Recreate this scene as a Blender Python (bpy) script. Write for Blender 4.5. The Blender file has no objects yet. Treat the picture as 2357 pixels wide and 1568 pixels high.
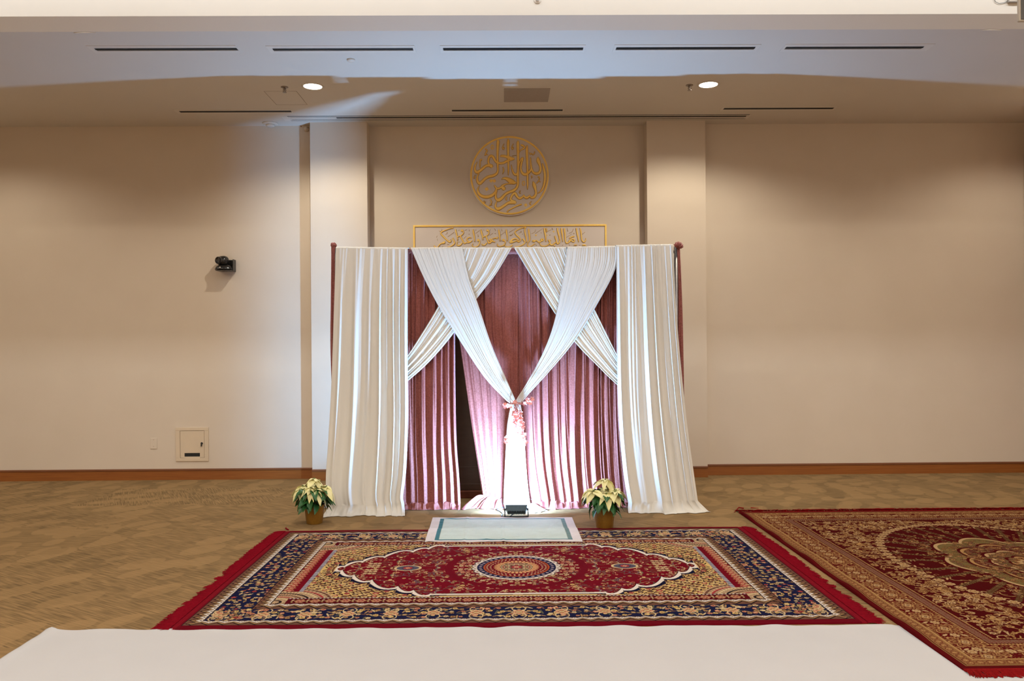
import bpy, bmesh, math, random
import numpy as np
from mathutils import Vector, Matrix

# ------------------------------------------------------------------ camera, world, lights, exposure
PI = math.pi
S = bpy.context.scene
C = S.collection
FPX, CX, HY, CAMH = 1833.0, 1178.5, 800.0, 1.50
YAW, ROLL = -0.0103, -0.0070
cam_m = Matrix.Rotation(YAW, 4, 'Z') @ Matrix.Rotation(PI / 2, 4, 'X') @ Matrix.Rotation(ROLL, 4, 'Z')
cd = bpy.data.cameras.new('camera')
cd.sensor_width = 36.0
cd.lens = FPX / 2357 * 36
cd.shift_y = (HY - 784.0) / 2357
cd.clip_end = 60
cam = bpy.data.objects.new('camera', cd)
C.objects.link(cam)
cam.matrix_world = Matrix.Translation((0, 0, CAMH)) @ cam_m
S.camera = cam
S.view_settings.view_transform = 'Standard'
S.view_settings.look = 'None'
S.view_settings.gamma = 1.0
S.view_settings.use_curve_mapping = False
S.view_settings.exposure = 0.23
S.cycles.max_bounces = 6
S.cycles.diffuse_bounces = 4
S.cycles.glossy_bounces = 2
S.cycles.use_adaptive_sampling = True
S.cycles.adaptive_threshold = 0.08
S.cycles.adaptive_min_samples = 16
S.cycles.use_denoising = True
S.cycles.sample_clamp_indirect = 6.0

w = bpy.data.worlds.new('world')
S.world = w
w.use_nodes = True
w.node_tree.nodes['Background'].inputs[0].default_value = (1, 0.85, 0.7, 1)
w.node_tree.nodes['Background'].inputs[1].default_value = 0.0

R3 = cam_m.to_3x3()
ORG = Vector((0, 0, CAMH))


def ray(px, py):
    return R3 @ Vector(((px - CX) / FPX, -(py - HY) / FPX, -1.0))


def at_y(px, py, Y):
    d = ray(px, py)
    return ORG + d * (Y / d.y)


def at_z(px, py, Z):
    d = ray(px, py)
    return ORG + d * ((Z - CAMH) / d.z)


ZC = 4.08      # lower ceiling
ZU = 5.20      # higher ceiling of the hall in front
YF = 6.392     # vertical bulkhead face above the front edge
ZF = 4.168     # its lower edge
YE = 6.48      # front edge of the lower ceiling
YW = 9.23      # side wall plane
YP = 9.09      # pilaster faces
YN = 9.28      # niche wall
WARM = (1.0, 0.93, 0.79)
NEUT = (1.0, 0.96, 0.92)


def spot(name, loc, energy, col, size, blend, radius=0.06, rot=(0, 0, 0)):
    l = bpy.data.lights.new(name, 'SPOT')
    l.energy = energy
    l.color = col
    l.spot_size = math.radians(size)
    l.spot_blend = blend
    l.shadow_soft_size = radius
    o = bpy.data.objects.new(name, l)
    C.objects.link(o)
    o.location = loc
    o.rotation_euler = rot
    return o


def area(name, loc, energy, col, sx, sy, rot):
    l = bpy.data.lights.new(name, 'AREA')
    l.energy = energy
    l.color = col
    l.shape = 'RECTANGLE'
    l.size = sx
    l.size_y = sy
    o = bpy.data.objects.new(name, l)
    C.objects.link(o)
    o.location = loc
    o.rotation_euler = rot
    return o


DL = [at_z(720, 198.5, ZC), at_z(1630.5, 194.5, ZC)]
for p in DL:
    spot('downlight_lamp', (p.x, p.y, ZC - 0.012), 140, WARM, 152, 0.45, 0.05)
for x in (-5.75, 5.75):
    spot('downlight_lamp', (x, 7.86, ZC - 0.02), 55, WARM, 150, 0.5, 0.05)
for y, pw in ((3.9, 110), (0.9, 230), (-2.1, 330), (-5.1, 380)):
    for x in (-5.4, -1.9, 1.9, 5.4):
        spot('hall_lamp', (x, y, ZU - 0.02), pw * (0.8 if abs(x) < 3 else 1.0), NEUT if abs(x) < 3 else WARM, 160, 0.4, 0.08)
# unseen fill light, added to brighten the bulkhead face
area('bulkhead_fill', (-0.4, 5.45, 5.05), 60, (0.86, 0.93, 1.0), 12.0, 0.12, (PI / 2 - math.radians(28), 0, 0)).data.spread = math.radians(110)
# the floodlight on the floor in front of the curtains
FLP = at_z(1189, 1191, 0.0)
area('floodlight_lamp', (FLP.x, FLP.y + 0.035, 0.105), 215, (0.26, 0.55, 1.0), 0.17, 0.07, (PI / 2 + math.radians(38), 0, 0))


# ------------------------------------------------------------------ helpers
def tag(o, label=None, cat=None, group=None, kind=None):
    if label: o['label'] = label
    if cat: o['category'] = cat
    if group: o['group'] = group
    if kind: o['kind'] = kind
    return o


def empty(name, loc, label=None, cat=None, group=None):
    o = bpy.data.objects.new(name, None)
    C.objects.link(o)
    o.empty_display_size = 0.1
    o.location = loc
    return tag(o, label, cat, group)


def link(name, me, mat=None, parent=None):
    o = bpy.data.objects.new(name, me)
    C.objects.link(o)
    if mat: me.materials.append(mat)
    if parent:
        o.parent = parent
        o.matrix_parent_inverse = Matrix.Translation(parent.location).inverted() if not parent.parent else (
            Matrix.Translation(parent.matrix_world.translation)).inverted()
    return o


def bm_obj(name, bm, mat=None, parent=None, smooth=False):
    bmesh.ops.recalc_face_normals(bm, faces=bm.faces)
    me = bpy.data.meshes.new(name)
    bm.to_mesh(me)
    bm.free()
    if smooth:
        me.polygons.foreach_set('use_smooth', [True] * len(me.polygons))
    return link(name, me, mat, parent)


def box(bm, x0, x1, y0, y1, z0, z1, bev=0.0, M=None):
    r = bmesh.ops.create_cube(bm, size=1.0)
    vs = r['verts']
    for v in vs:
        v.co = Vector(((x0 + x1) / 2 + v.co.x * (x1 - x0), (y0 + y1) / 2 + v.co.y * (y1 - y0), (z0 + z1) / 2 + v.co.z * (z1 - z0)))
        if M: v.co = M @ v.co
    if bev > 0:
        es = list({e for v in vs for e in v.link_edges})
        bmesh.ops.bevel(bm, geom=es, offset=bev, segments=2, affect='EDGES', profile=0.5)


def lathe(bm, prof, seg=48, M=None, cap=True):
    rings = []
    for r, z in prof:
        ring = []
        for k in range(seg):
            a = 2 * PI * k / seg
            co = Vector((r * math.cos(a), r * math.sin(a), z))
            if M: co = M @ co
            ring.append(bm.verts.new(co))
        rings.append(ring)
    for a, b in zip(rings[:-1], rings[1:]):
        for k in range(seg):
            bm.faces.new((a[k], a[(k + 1) % seg], b[(k + 1) % seg], b[k]))
    if cap:
        bm.faces.new(rings[0][::-1])
        bm.faces.new(rings[-1])


def tube(bm, pts, r, seg=8):
    pts = [Vector(p) for p in pts]
    rings = []
    for i, p in enumerate(pts):
        t = (pts[min(i + 1, len(pts) - 1)] - pts[max(i - 1, 0)]).normalized()
        n = t.orthogonal().normalized() if i == 0 else (n - t * n.dot(t)).normalized()
        b = t.cross(n)
        rr = r[i] if isinstance(r, (list, tuple)) else r
        rings.append([bm.verts.new(p + (n * math.cos(2 * PI * k / seg) + b * math.sin(2 * PI * k / seg)) * rr) for k in range(seg)])
    for a, b in zip(rings[:-1], rings[1:]):
        for k in range(seg):
            bm.faces.new((a[k], a[(k + 1) % seg], b[(k + 1) % seg], b[k]))
    bm.faces.new(rings[0][::-1])
    bm.faces.new(rings[-1])


def crom(P, n):
    """Catmull-Rom through the rows of P, n samples per span."""
    P = np.array(P, float)
    Q = np.vstack([2 * P[0] - P[1], P, 2 * P[-1] - P[-2]])
    out = []
    for i in range(1, len(Q) - 2):
        t = np.linspace(0, 1, n, endpoint=False)[:, None]
        a, b, c, d = Q[i - 1], Q[i], Q[i + 1], Q[i + 2]
        out.append(0.5 * ((2 * b) + (c - a) * t + (2 * a - 5 * b + 4 * c - d) * t ** 2 + (3 * b - a - 3 * c + d) * t ** 3))
    out.append(P[-1][None])
    return np.vstack(out)


def grid_mesh(name, P, mat=None, parent=None, colors=None, solid=0.0):
    """P[nv,nu,3] to a smooth mesh."""
    nv, nu = P.shape[:2]
    me = bpy.data.meshes.new(name)
    idx = np.arange(nv * nu).reshape(nv, nu)
    q = np.stack([idx[:-1, :-1], idx[:-1, 1:], idx[1:, 1:], idx[1:, :-1]], -1).reshape(-1, 4)
    me.vertices.add(nv * nu)
    me.vertices.foreach_set('co', P.reshape(-1).astype(np.float32))
    me.loops.add(q.size)
    me.loops.foreach_set('vertex_index', q.reshape(-1).astype(np.int32))
    me.polygons.add(len(q))
    me.polygons.foreach_set('loop_start', (np.arange(len(q)) * 4).astype(np.int32))
    me.polygons.foreach_set('use_smooth', np.ones(len(q), bool))
    me.update(calc_edges=True)
    if colors is not None:
        ca = me.color_attributes.new('Weave', 'FLOAT_COLOR', 'POINT')
        rgba = np.ones((nv * nu, 4), np.float32)
        rgba[:, :3] = colors.reshape(-1, 3)
        ca.data.foreach_set('color', rgba.reshape(-1))
    me.validate()
    o = link(name, me, mat, parent)
    if solid:
        md = o.modifiers.new('thick', 'SOLIDIFY')
        md.thickness = solid
        md.offset = 0
    return o


# ------------------------------------------------------------------ materials
def mat(name, col, rough=0.6, metal=0.0, spec=0.5, sheen=0.0, noise=None, bump=None, emis=None, coat=0.0):
    m = bpy.data.materials.new(name)
    m.use_nodes = True
    nt = m.node_tree
    N, L = nt.nodes, nt.links
    b = N['Principled BSDF']
    b.inputs['Base Color'].default_value = (*col, 1)
    b.inputs['Roughness'].default_value = rough
    b.inputs['Metallic'].default_value = metal
    b.inputs['Specular IOR Level'].default_value = spec
    b.inputs['Coat Weight'].default_value = coat
    if sheen:
        b.inputs['Sheen Weight'].default_value = sheen
        b.inputs['Sheen Roughness'].default_value = 0.4
    if emis:
        b.inputs['Emission Color'].default_value = (*emis[0], 1)
        b.inputs['Emission Strength'].default_value = emis[1]
    tc = N.new('ShaderNodeTexCoord')
    if noise:      # (scale, amount, second colour[, stretch])
        nz = N.new('ShaderNodeTexNoise')
        nz.inputs['Scale'].default_value = noise[0]
        nz.inputs['Detail'].default_value = 5
        mp = N.new('ShaderNodeMapping')
        mp.inputs['Scale'].default_value = noise[3] if len(noise) > 3 else (1, 1, 1)
        L.new(tc.outputs['Object'], mp.inputs[0])
        L.new(mp.outputs[0], nz.inputs['Vector'])
        rp = N.new('ShaderNodeValToRGB')
        rp.color_ramp.elements[0].position = 0.5 - noise[1] / 2
        rp.color_ramp.elements[1].position = 0.5 + noise[1] / 2
        rp.color_ramp.elements[0].color = (*col, 1)
        rp.color_ramp.elements[1].color = (*noise[2], 1)
        L.new(nz.outputs['Fac'], rp.inputs[0])
        L.new(rp.outputs[0], b.inputs['Base Color'])
    if bump:       # (scale, strength, distance)
        nb = N.new('ShaderNodeTexNoise')
        nb.inputs['Scale'].default_value = bump[0]
        nb.inputs['Detail'].default_value = 4
        L.new(tc.outputs['Object'], nb.inputs['Vector'])
        bp = N.new('ShaderNodeBump')
        bp.inputs['Strength'].default_value = bump[1]
        bp.inputs['Distance'].default_value = bump[2]
        L.new(nb.outputs['Fac'], bp.inputs['Height'])
        L.new(bp.outputs[0], b.inputs['Normal'])
    return m


M_wall = mat('wall_paint', (0.60, 0.50, 0.39), 0.75, noise=(3.0, 0.5, (0.62, 0.52, 0.41)), bump=(160, 0.08, 0.002))
M_ceil = mat('ceiling_paint', (0.62, 0.56, 0.48), 0.85, noise=(1.5, 0.6, (0.64, 0.58, 0.50)), bump=(120, 0.08, 0.002))
M_trimw = mat('white_trim', (0.66, 0.60, 0.52), 0.5, noise=(20, 0.5, (0.64, 0.58, 0.50)))
M_black = mat('vent_dark', (0.006, 0.006, 0.006), 0.7, noise=(60, 0.5, (0.012, 0.012, 0.011)))
M_slotgrey = mat('vent_grey', (0.05, 0.055, 0.055), 0.5, noise=(25, 0.4, (0.09, 0.095, 0.09)))
M_wood = mat('baseboard_wood', (0.20, 0.055, 0.008), 0.42, noise=(6.0, 0.7, (0.30, 0.10, 0.018), (0.6, 6, 14)), bump=(80, 0.06, 0.002))
M_woodtop = mat('baseboard_cap_wood', (0.15, 0.05, 0.018), 0.4, noise=(6.0, 0.7, (0.20, 0.075, 0.03), (0.6, 6, 14)))
M_plate = mat('panel_paint', (0.60, 0.48, 0.345), 0.5, noise=(15, 0.5, (0.62, 0.495, 0.35)))
M_blk = mat('black_plastic', (0.012, 0.011, 0.010), 0.25, noise=(40, 0.5, (0.018, 0.016, 0.014)))
M_lens = mat('lens_glass', (0.004, 0.004, 0.005), 0.05, coat=1.0, noise=(30, 0.5, (0.006, 0.006, 0.008)))
M_chrome = mat('dull_metal', (0.35, 0.30, 0.26), 0.35, 0.9, noise=(90, 0.5, (0.22, 0.18, 0.15)))
M_gold = mat('gold_paint', (0.92, 0.54, 0.10), 0.45, 0.05, noise=(14, 0.55, (0.96, 0.68, 0.18)), bump=(60, 0.2, 0.002))
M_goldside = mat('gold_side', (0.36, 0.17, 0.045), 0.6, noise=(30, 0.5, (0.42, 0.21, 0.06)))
M_goldd = mat('gold_paint_thin', (0.46, 0.30, 0.13), 0.5, 0.2, noise=(30, 0.5, (0.52, 0.34, 0.16)))
M_acryl = mat('backing_panel', (0.62, 0.53, 0.46), 0.4, noise=(5, 0.6, (0.64, 0.55, 0.48)))
M_acrylE = mat('backing_edge', (0.30, 0.22, 0.15), 0.4, noise=(5, 0.6, (0.34, 0.25, 0.17)))
M_lamp = mat('lamp_diffuser', (0.9, 0.85, 0.8), 0.4, emis=((1, 0.93, 0.82), 14), noise=(20, 0.5, (0.92, 0.87, 0.8)))
M_flens = mat('flood_lens', (0.8, 0.9, 1.0), 0.3, emis=((0.7, 0.85, 1.0), 20), noise=(90, 0.5, (0.85, 0.93, 1.0)))
M_flood = mat('flood_housing', (0.022, 0.05, 0.07), 0.45, noise=(60, 0.5, (0.03, 0.065, 0.09)))
M_cable = mat('cable_rubber', (0.012, 0.014, 0.016), 0.5, noise=(60, 0.5, (0.02, 0.022, 0.025)))
M_pot = mat('pot_foil', (0.22, 0.105, 0.012), 0.38, 0.25, noise=(90, 0.5, (0.28, 0.14, 0.02)), bump=(110, 0.12, 0.002))
M_soil = mat('soil', (0.03, 0.018, 0.01), 0.95, noise=(90, 0.5, (0.06, 0.04, 0.02)), bump=(80, 0.8, 0.01))
M_green = mat('leaf_green', (0.010, 0.060, 0.014), 0.42, noise=(18, 0.6, (0.022, 0.11, 0.018)), bump=(60, 0.25, 0.003))
M_bract = mat('bract_cream', (0.70, 0.68, 0.26), 0.5, noise=(22, 0.6, (0.80, 0.72, 0.42)), bump=(70, 0.25, 0.003))
M_stem = mat('plant_stem', (0.10, 0.16, 0.04), 0.6, noise=(40, 0.5, (0.14, 0.18, 0.06)))
M_blossom = mat('blossom_petal', (0.80, 0.26, 0.20), 0.6, noise=(120, 0.6, (0.90, 0.45, 0.40)))
M_blstem = mat('blossom_stem', (0.50, 0.16, 0.10), 0.6, noise=(80, 0.5, (0.60, 0.25, 0.18)))
M_pole = mat('pole_aluminium', (0.25, 0.22, 0.2), 0.4, 0.8, noise=(50, 0.5, (0.3, 0.27, 0.25)))
M_sheet = mat('floor_sheet_cloth', (0.50, 0.49, 0.495), 0.9, noise=(4, 0.6, (0.52, 0.51, 0.515)), bump=(300, 0.15, 0.001))
M_dboard = mat('dark_veneer', (0.075, 0.042, 0.030), 0.28, noise=(7, 0.7, (0.11, 0.062, 0.044), (1, 1, 6)))
M_dbase = mat('plinth_wood', (0.13, 0.03, 0.012), 0.4, noise=(7, 0.7, (0.18, 0.045, 0.02), (1, 1, 6)))
M_fringe = mat('fringe_wool', (0.13, 0.002, 0.007), 0.95, spec=0.05, noise=(60, 0.6, (0.20, 0.004, 0.012)))
M_fringe2 = mat('fringe_wool_dark', (0.17, 0.004, 0.005), 0.95, spec=0.05, noise=(60, 0.6, (0.24, 0.008, 0.008)))
M_spk = mat('speaker_grey', (0.07, 0.065, 0.06), 0.6, noise=(30, 0.5, (0.08, 0.075, 0.07)))
M_spkedge = mat('speaker_edge', (0.42, 0.37, 0.30), 0.5, noise=(30, 0.5, (0.46, 0.40, 0.33)))


def fabric(name, col, col2, transl=0.25, scale=300):
    m = mat(name, col, 0.8, sheen=0.15, noise=(1.6, 0.7, col2, (3, 3, 0.4)), bump=(scale, 0.12, 0.001), spec=0.15)
    nt = m.node_tree
    b = nt.nodes['Principled BSDF']
    out = nt.nodes['Material Output']
    t = nt.nodes.new('ShaderNodeBsdfTranslucent')
    t.inputs[0].default_value = (*col, 1)
    mx = nt.nodes.new('ShaderNodeMixShader')
    mx.inputs[0].default_value = transl
    nt.links.new(b.outputs[0], mx.inputs[1])
    nt.links.new(t.outputs[0], mx.inputs[2])
    nt.links.new(mx.outputs[0], out.inputs[0])
    return m


M_white = fabric('ivory_chiffon', (0.70, 0.66, 0.59), (0.74, 0.70, 0.63), 0.12)


def velvet(name, c1, c2):
    m = mat(name, c1, 0.55, spec=0.35, sheen=0.75)
    nt = m.node_tree
    N, L = nt.nodes, nt.links
    b = N['Principled BSDF']
    b.inputs['Sheen Roughness'].default_value = 0.3
    b.inputs['Sheen Tint'].default_value = (0.95, 0.55, 0.62, 1)
    tc = N['Texture Coordinate']
    n1 = N.new('ShaderNodeTexNoise')
    n1.inputs['Scale'].default_value = 75
    n1.inputs['Detail'].default_value = 6
    n1.inputs['Roughness'].default_value = 0.75
    L.new(tc.outputs['Object'], n1.inputs['Vector'])
    rp = N.new('ShaderNodeValToRGB')
    rp.color_ramp.elements[0].position = 0.38
    rp.color_ramp.elements[1].position = 0.66
    rp.color_ramp.elements[0].color = (*c1, 1)
    rp.color_ramp.elements[1].color = (*c2, 1)
    L.new(n1.outputs['Fac'], rp.inputs[0])
    L.new(rp.outputs[0], b.inputs['Base Color'])
    bp = N.new('ShaderNodeBump')
    bp.inputs['Strength'].default_value = 0.65
    bp.inputs['Distance'].default_value = 0.006
    L.new(n1.outputs['Fac'], bp.inputs['Height'])
    L.new(bp.outputs[0], b.inputs['Normal'])
    return m


M_velvet = velvet('crushed_velvet', (0.20, 0.050, 0.036), (0.35, 0.105, 0.085))


def woven(name, rough=0.9, sheen=0.0, bscale=260, bstr=0.5, bdist=0.002):
    m = mat(name, (0.5, 0.5, 0.5), rough, sheen=sheen, bump=(bscale, bstr, bdist), spec=0.02)
    nt = m.node_tree
    a = nt.nodes.new('ShaderNodeAttribute')
    a.attribute_name = 'Weave'
    n = nt.nodes.new('ShaderNodeTexNoise')
    n.inputs['Scale'].default_value = 9
    h = nt.nodes.new('ShaderNodeMix')
    h.data_type = 'RGBA'
    h.blend_type = 'MULTIPLY'
    h.inputs[0].default_value = 0.35
    rp = nt.nodes.new('ShaderNodeValToRGB')
    rp.color_ramp.elements[0].position = 0.3
    rp.color_ramp.elements[1].position = 0.7
    rp.color_ramp.elements[0].color = (0.62, 0.62, 0.62, 1)
    rp.color_ramp.elements[1].color = (0.85, 0.85, 0.85, 1)
    nt.links.new(n.outputs['Fac'], rp.inputs[0])
    nt.links.new(a.outputs['Color'], h.inputs[6])
    nt.links.new(rp.outputs[0], h.inputs[7])
    nt.links.new(h.outputs[2], nt.nodes['Principled BSDF'].inputs['Base Color'])
    return m


M_rug = woven('rug_pile')
M_rug2 = woven('red_rug_pile', sheen=0.0)
M_prayer = woven('prayer_mat_cotton', 0.85, 0.1, 400, 0.2, 0.001)


def carpet_mat():
    m = bpy.data.materials.new('floor_carpet')
    m.use_nodes = True
    nt = m.node_tree
    N, L = nt.nodes, nt.links
    b = N['Principled BSDF']
    b.inputs['Roughness'].default_value = 0.95
    b.inputs['Specular IOR Level'].default_value = 0.1
    tc = N.new('ShaderNodeTexCoord')
    sx = N.new('ShaderNodeSeparateXYZ')
    L.new(tc.outputs['Object'], sx.inputs[0])

    def math_(op, a, b_=None, c=None):
        n = N.new('ShaderNodeMath')
        n.operation = op
        for i, v in enumerate((a, b_, c)):
            if v is None: continue
            if isinstance(v, (int, float)): n.inputs[i].default_value = v
            else: L.new(v, n.inputs[i])
        return n.outputs[0]

    # rows of carpet tile, 0.9 m deep, each row with its own run of the yarn
    row = math_('FLOOR', math_('DIVIDE', math_('ADD', sx.outputs['Y'], 0.55), 0.92))
    colm = math_('FLOOR', math_('DIVIDE', math_('ADD', sx.outputs['X'], math_('MULTIPLY', row, 0.46)), 1.84))
    cmb = N.new('ShaderNodeCombineXYZ')
    L.new(row, cmb.inputs[0]); L.new(colm, cmb.inputs[1])
    wn = N.new('ShaderNodeTexWhiteNoise')
    L.new(cmb.outputs[0], wn.inputs['Vector'])
    ang = math_('MULTIPLY', math_('ROUND', math_('MULTIPLY', wn.outputs['Value'], 2.0)), 0.55)
    vr = N.new('ShaderNodeVectorRotate')
    vr.rotation_type = 'Z_AXIS'
    L.new(tc.outputs['Object'], vr.inputs['Vector'])
    L.new(ang, vr.inputs['Angle'])

    def nz(scale, sc, detail=2, src=vr.outputs[0], rot=0.0):
        mp = N.new('ShaderNodeMapping')
        mp.inputs['Scale'].default_value = sc
        mp.inputs['Rotation'].default_value = (0, 0, rot)
        L.new(src, mp.inputs[0])
        n = N.new('ShaderNodeTexNoise')
        n.inputs['Scale'].default_value = scale
        n.inputs['Detail'].default_value = detail
        L.new(mp.outputs[0], n.inputs['Vector'])
        return n.outputs['Fac']

    def voro(scale, sc, rot):
        mp = N.new('ShaderNodeMapping')
        mp.inputs['Scale'].default_value = sc
        mp.inputs['Rotation'].default_value = (0, 0, rot)
        L.new(vr.outputs[0], mp.inputs[0])
        n = N.new('ShaderNodeTexVoronoi')
        n.feature = 'F1'
        n.inputs['Scale'].default_value = scale
        n.inputs['Randomness'].default_value = 1.0
        L.new(mp.outputs[0], n.inputs['Vector'])
        return n

    v1 = voro(1.0, (4.4, 2.5, 1), 0.55)
    leaf = N.new('ShaderNodeMapRange')
    leaf.inputs['From Min'].default_value = 0.46
    leaf.inputs['From Max'].default_value = 0.43
    L.new(v1.outputs['Distance'], leaf.inputs['Value'])
    v2 = voro(1.0, (3.6, 2.0, 1), -0.45)
    leaf2 = N.new('ShaderNodeMapRange')
    leaf2.inputs['From Min'].default_value = 0.40
    leaf2.inputs['From Max'].default_value = 0.37
    L.new(v2.outputs['Distance'], leaf2.inputs['Value'])
    yarn = nz(1.0, (5, 95, 1), 2)
    yarn2 = nz(1.0, (210, 6, 1), 2, tc.outputs['Object'])
    fine = nz(420, (1, 1, 1), 3, tc.outputs['Object'])
    val = math_('ADD', math_('MULTIPLY', leaf.outputs[0], 0.17), math_('MULTIPLY', leaf2.outputs[0], -0.10))
    val = math_('ADD', val, math_('MULTIPLY', math_('SUBTRACT', yarn, 0.5), math_('SUBTRACT', 1.5, math_('MULTIPLY', leaf.outputs[0], 0.9))))
    val = math_('ADD', val, math_('MULTIPLY', math_('SUBTRACT', fine, 0.5), 0.35))
    val = math_('ADD', val, 0.46)
    rp = N.new('ShaderNodeValToRGB')
    rp.color_ramp.elements[0].position = 0.2
    rp.color_ramp.elements[1].position = 0.8
    rp.color_ramp.elements[0].color = (0.150, 0.095, 0.042, 1)
    rp.color_ramp.elements[1].color = (0.335, 0.205, 0.090, 1)
    L.new(val, rp.inputs[0])
    L.new(rp.outputs[0], b.inputs['Base Color'])
    bp = N.new('ShaderNodeBump')
    bp.inputs['Strength'].default_value = 0.3
    bp.inputs['Distance'].default_value = 0.003
    L.new(fine, bp.inputs['Height'])
    L.new(bp.outputs[0], b.inputs['Normal'])
    return m


M_carpet = carpet_mat()

# ------------------------------------------------------------------ the room
def struct(name, bm, m):
    o = bm_obj(name, bm, m)
    o['kind'] = 'structure'
    return o


XL, XR = -6.75, 6.09
bm = bmesh.new(); box(bm, XL - .3, XR + .3, -9.2, 9.6, -0.12, 0.0); struct('floor', bm, M_carpet)
bm = bmesh.new(); box(bm, XL - .3, XR + .3, YE, 9.6, ZC, ZC + 0.3); struct('ceiling', bm, M_ceil)
bm = bmesh.new(); box(bm, XL - .3, XR + .3, -9.2, YF + .1, ZU, ZU + 0.12); struct('ceiling_front', bm, M_ceil)
bm = bmesh.new()      # bulkhead: chamfered lower edge and vertical face
sec = [(YE, ZC), (YF, ZF), (YF, ZU), (YE, ZU)]
L0 = [bm.verts.new((XL - .3, y, z)) for y, z in sec]; L1 = [bm.verts.new((XR + .3, y, z)) for y, z in sec]
for i in range(4): bm.faces.new((L0[i], L0[(i + 1) % 4], L1[(i + 1) % 4], L1[i]))
bm.faces.new(L0[::-1]); bm.faces.new(L1)
struct('trim_bulkhead', bm, M_ceil)
bm = bmesh.new(); box(bm, XL - .12, XL, -9.0, 9.6, 0, ZU + .1); struct('wall_left', bm, M_wall)
bm = bmesh.new(); box(bm, XR, XR + .12, -9.0, 9.6, 0, ZU + .1); struct('wall_right', bm, M_wall)
bm = bmesh.new(); box(bm, XL, XR, -9.12, -9.0, 0, ZU + .1); struct('wall_rear', bm, M_wall)
xa, xb = at_y(715.5, 600, YP).x, at_y(846.5, 600, YP).x
xc, xd = at_y(1490.5, 600, YP).x, at_y(1625.5, 600, YP).x
bm = bmesh.new(); box(bm, XL, xa, YW, YW + .2, 0, ZC); struct('wall_back_left', bm, M_wall)
bm = bmesh.new(); box(bm, xd, XR, YW, YW + .2, 0, ZC); struct('wall_back_right', bm, M_wall)
bm = bmesh.new(); box(bm, xb, xc, YN, YN + .12, 0, ZC); struct('wall_niche', bm, M_wall)
bm = bmesh.new(); box(bm, xa, xb, YP, YN + .1, 0, ZC); struct('wall_pilaster_left', bm, M_wall)
bm = bmesh.new(); box(bm, xc, xd, YP, YN + .1, 0, ZC); struct('wall_pilaster_right', bm, M_wall)


def baseboard(name, x0, x1, y, h=0.128):
    bm = bmesh.new()
    box(bm, x0, x1, y - 0.016, y, 0, h - 0.022)
    o = struct(name, bm, M_wood)
    bm = bmesh.new()
    box(bm, x0, x1, y - 0.024, y, h - 0.022, h, 0.004)
    bm_obj('cap_moulding', bm, M_woodtop, o)


baseboard('baseboard_left', XL, xa + 0.012, YW)
baseboard('baseboard_right', xd - 0.012, XR, YW)
baseboard('baseboard_pilaster_left', xa, xb, YP)
baseboard('baseboard_pilaster_right', xc, xd, YP)
baseboard('baseboard_niche', xb, xc, YN)
# the wooden door casing that just shows at the right edge
bm = bmesh.new(); box(bm, XR - 0.02, XR, 8.2, YW - 0.04, 0, 3.86, 0.004); struct('trim_right', bm, M_wood)

# ------------------------------------------------------------------ ceiling fittings
names5 = ['far left of the row by the ceiling edge', 'second from the left in the row by the ceiling edge',
          'middle one of the row by the ceiling edge', 'second from the right in the row by the ceiling edge',
          'far right of the row by the ceiling edge']


def slot_vent(name, fx0, fx1, fpy, half, sx0, sx1, sh, label, group, slotm, proud=0.004):
    c = at_z((fx0 + fx1) / 2, fpy, ZC)
    x0 = at_z(fx0, fpy, ZC).x; x1 = at_z(fx1, fpy, ZC).x
    a0 = at_z(sx0, fpy, ZC).x; a1 = at_z(sx1, fpy, ZC).x
    e = empty(name, (c.x, c.y, ZC), label, 'vent', group)
    z0, z1 = ZC - proud, ZC
    bm = bmesh.new()
    box(bm, x0, x1, c.y - half, c.y - sh, z0, z1)
    box(bm, x0, x1, c.y + sh, c.y + half, z0, z1)
    box(bm, x0, a0, c.y - sh, c.y + sh, z0, z1)
    box(bm, a1, x1, c.y - sh, c.y + sh, z0, z1)
    bm_obj('frame', bm, M_trimw, e)
    bm = bmesh.new(); box(bm, a0, a1, c.y - sh, c.y + sh, ZC - 0.0015, ZC)  # flush panel, no hole cut; dark slot materials paint the recess shade
    bm_obj('slot', bm, slotm, e)
    return e, c, a0, a1


v5 = [(208, 550, 112.8, 219, 547, 'dark'), (617, 956, 113, 628, 951, 'dark'), (1014, 1346, 112, 1020, 1342, 'black'),
      (1412, 1745, 110.5, 1418, 1737, 'black'), (1802, 2141, 109.2, 1808, 2124, 'dark')]
for (f0, f1, py, s0, s1, k), nm in zip(v5, names5):
    e, c, a0, a1 = slot_vent('ceiling_vent', f0, f1, py, 0.082, s0, s1, 0.032,
                             'white framed slot vent, ' + nm,
                             'slot vents by the ceiling edge', M_slotgrey if k == 'dark' else M_black)
    bm = bmesh.new(); box(bm, a0, a1, c.y - 0.006, c.y + 0.004, ZC - 0.006, ZC)
    bm_obj('blade', bm, M_black, e)
for (f0, f1, py, s0, s1, nm) in [(404, 672, 256.5, 413, 671, 'left of the row near the wall, beyond the left sprinkler'),
                                 (1036, 1298, 253.8, 1040, 1295, 'middle of the row near the wall, beyond the grey ceiling patch'),
                                 (1660, 1922, 249.5, 1666, 1918, 'right of the row near the wall, beyond the right downlight')]:
    slot_vent('ceiling_vent', f0, f1, py, 0.075, s0, s1, 0.03, 'narrow black slot vent, ' + nm,
              'slot vents near the wall', M_black, 0.003)
e, c, a0, a1 = slot_vent('linear_diffuser', 650, 1722, 270.5, 0.085, 668, 1714, 0.05,
                         'very long flush linear diffuser running over both pilasters, partly closed at its left end', None, M_trimw)
xs = at_z(774, 270.5, ZC).x
bm = bmesh.new(); box(bm, xs, a1, c.y - 0.035, c.y + 0.0, ZC - 0.003, ZC); bm_obj('gap_shade', bm, M_black, e)  # flat black strip paints the shade inside the diffuser gap
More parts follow.
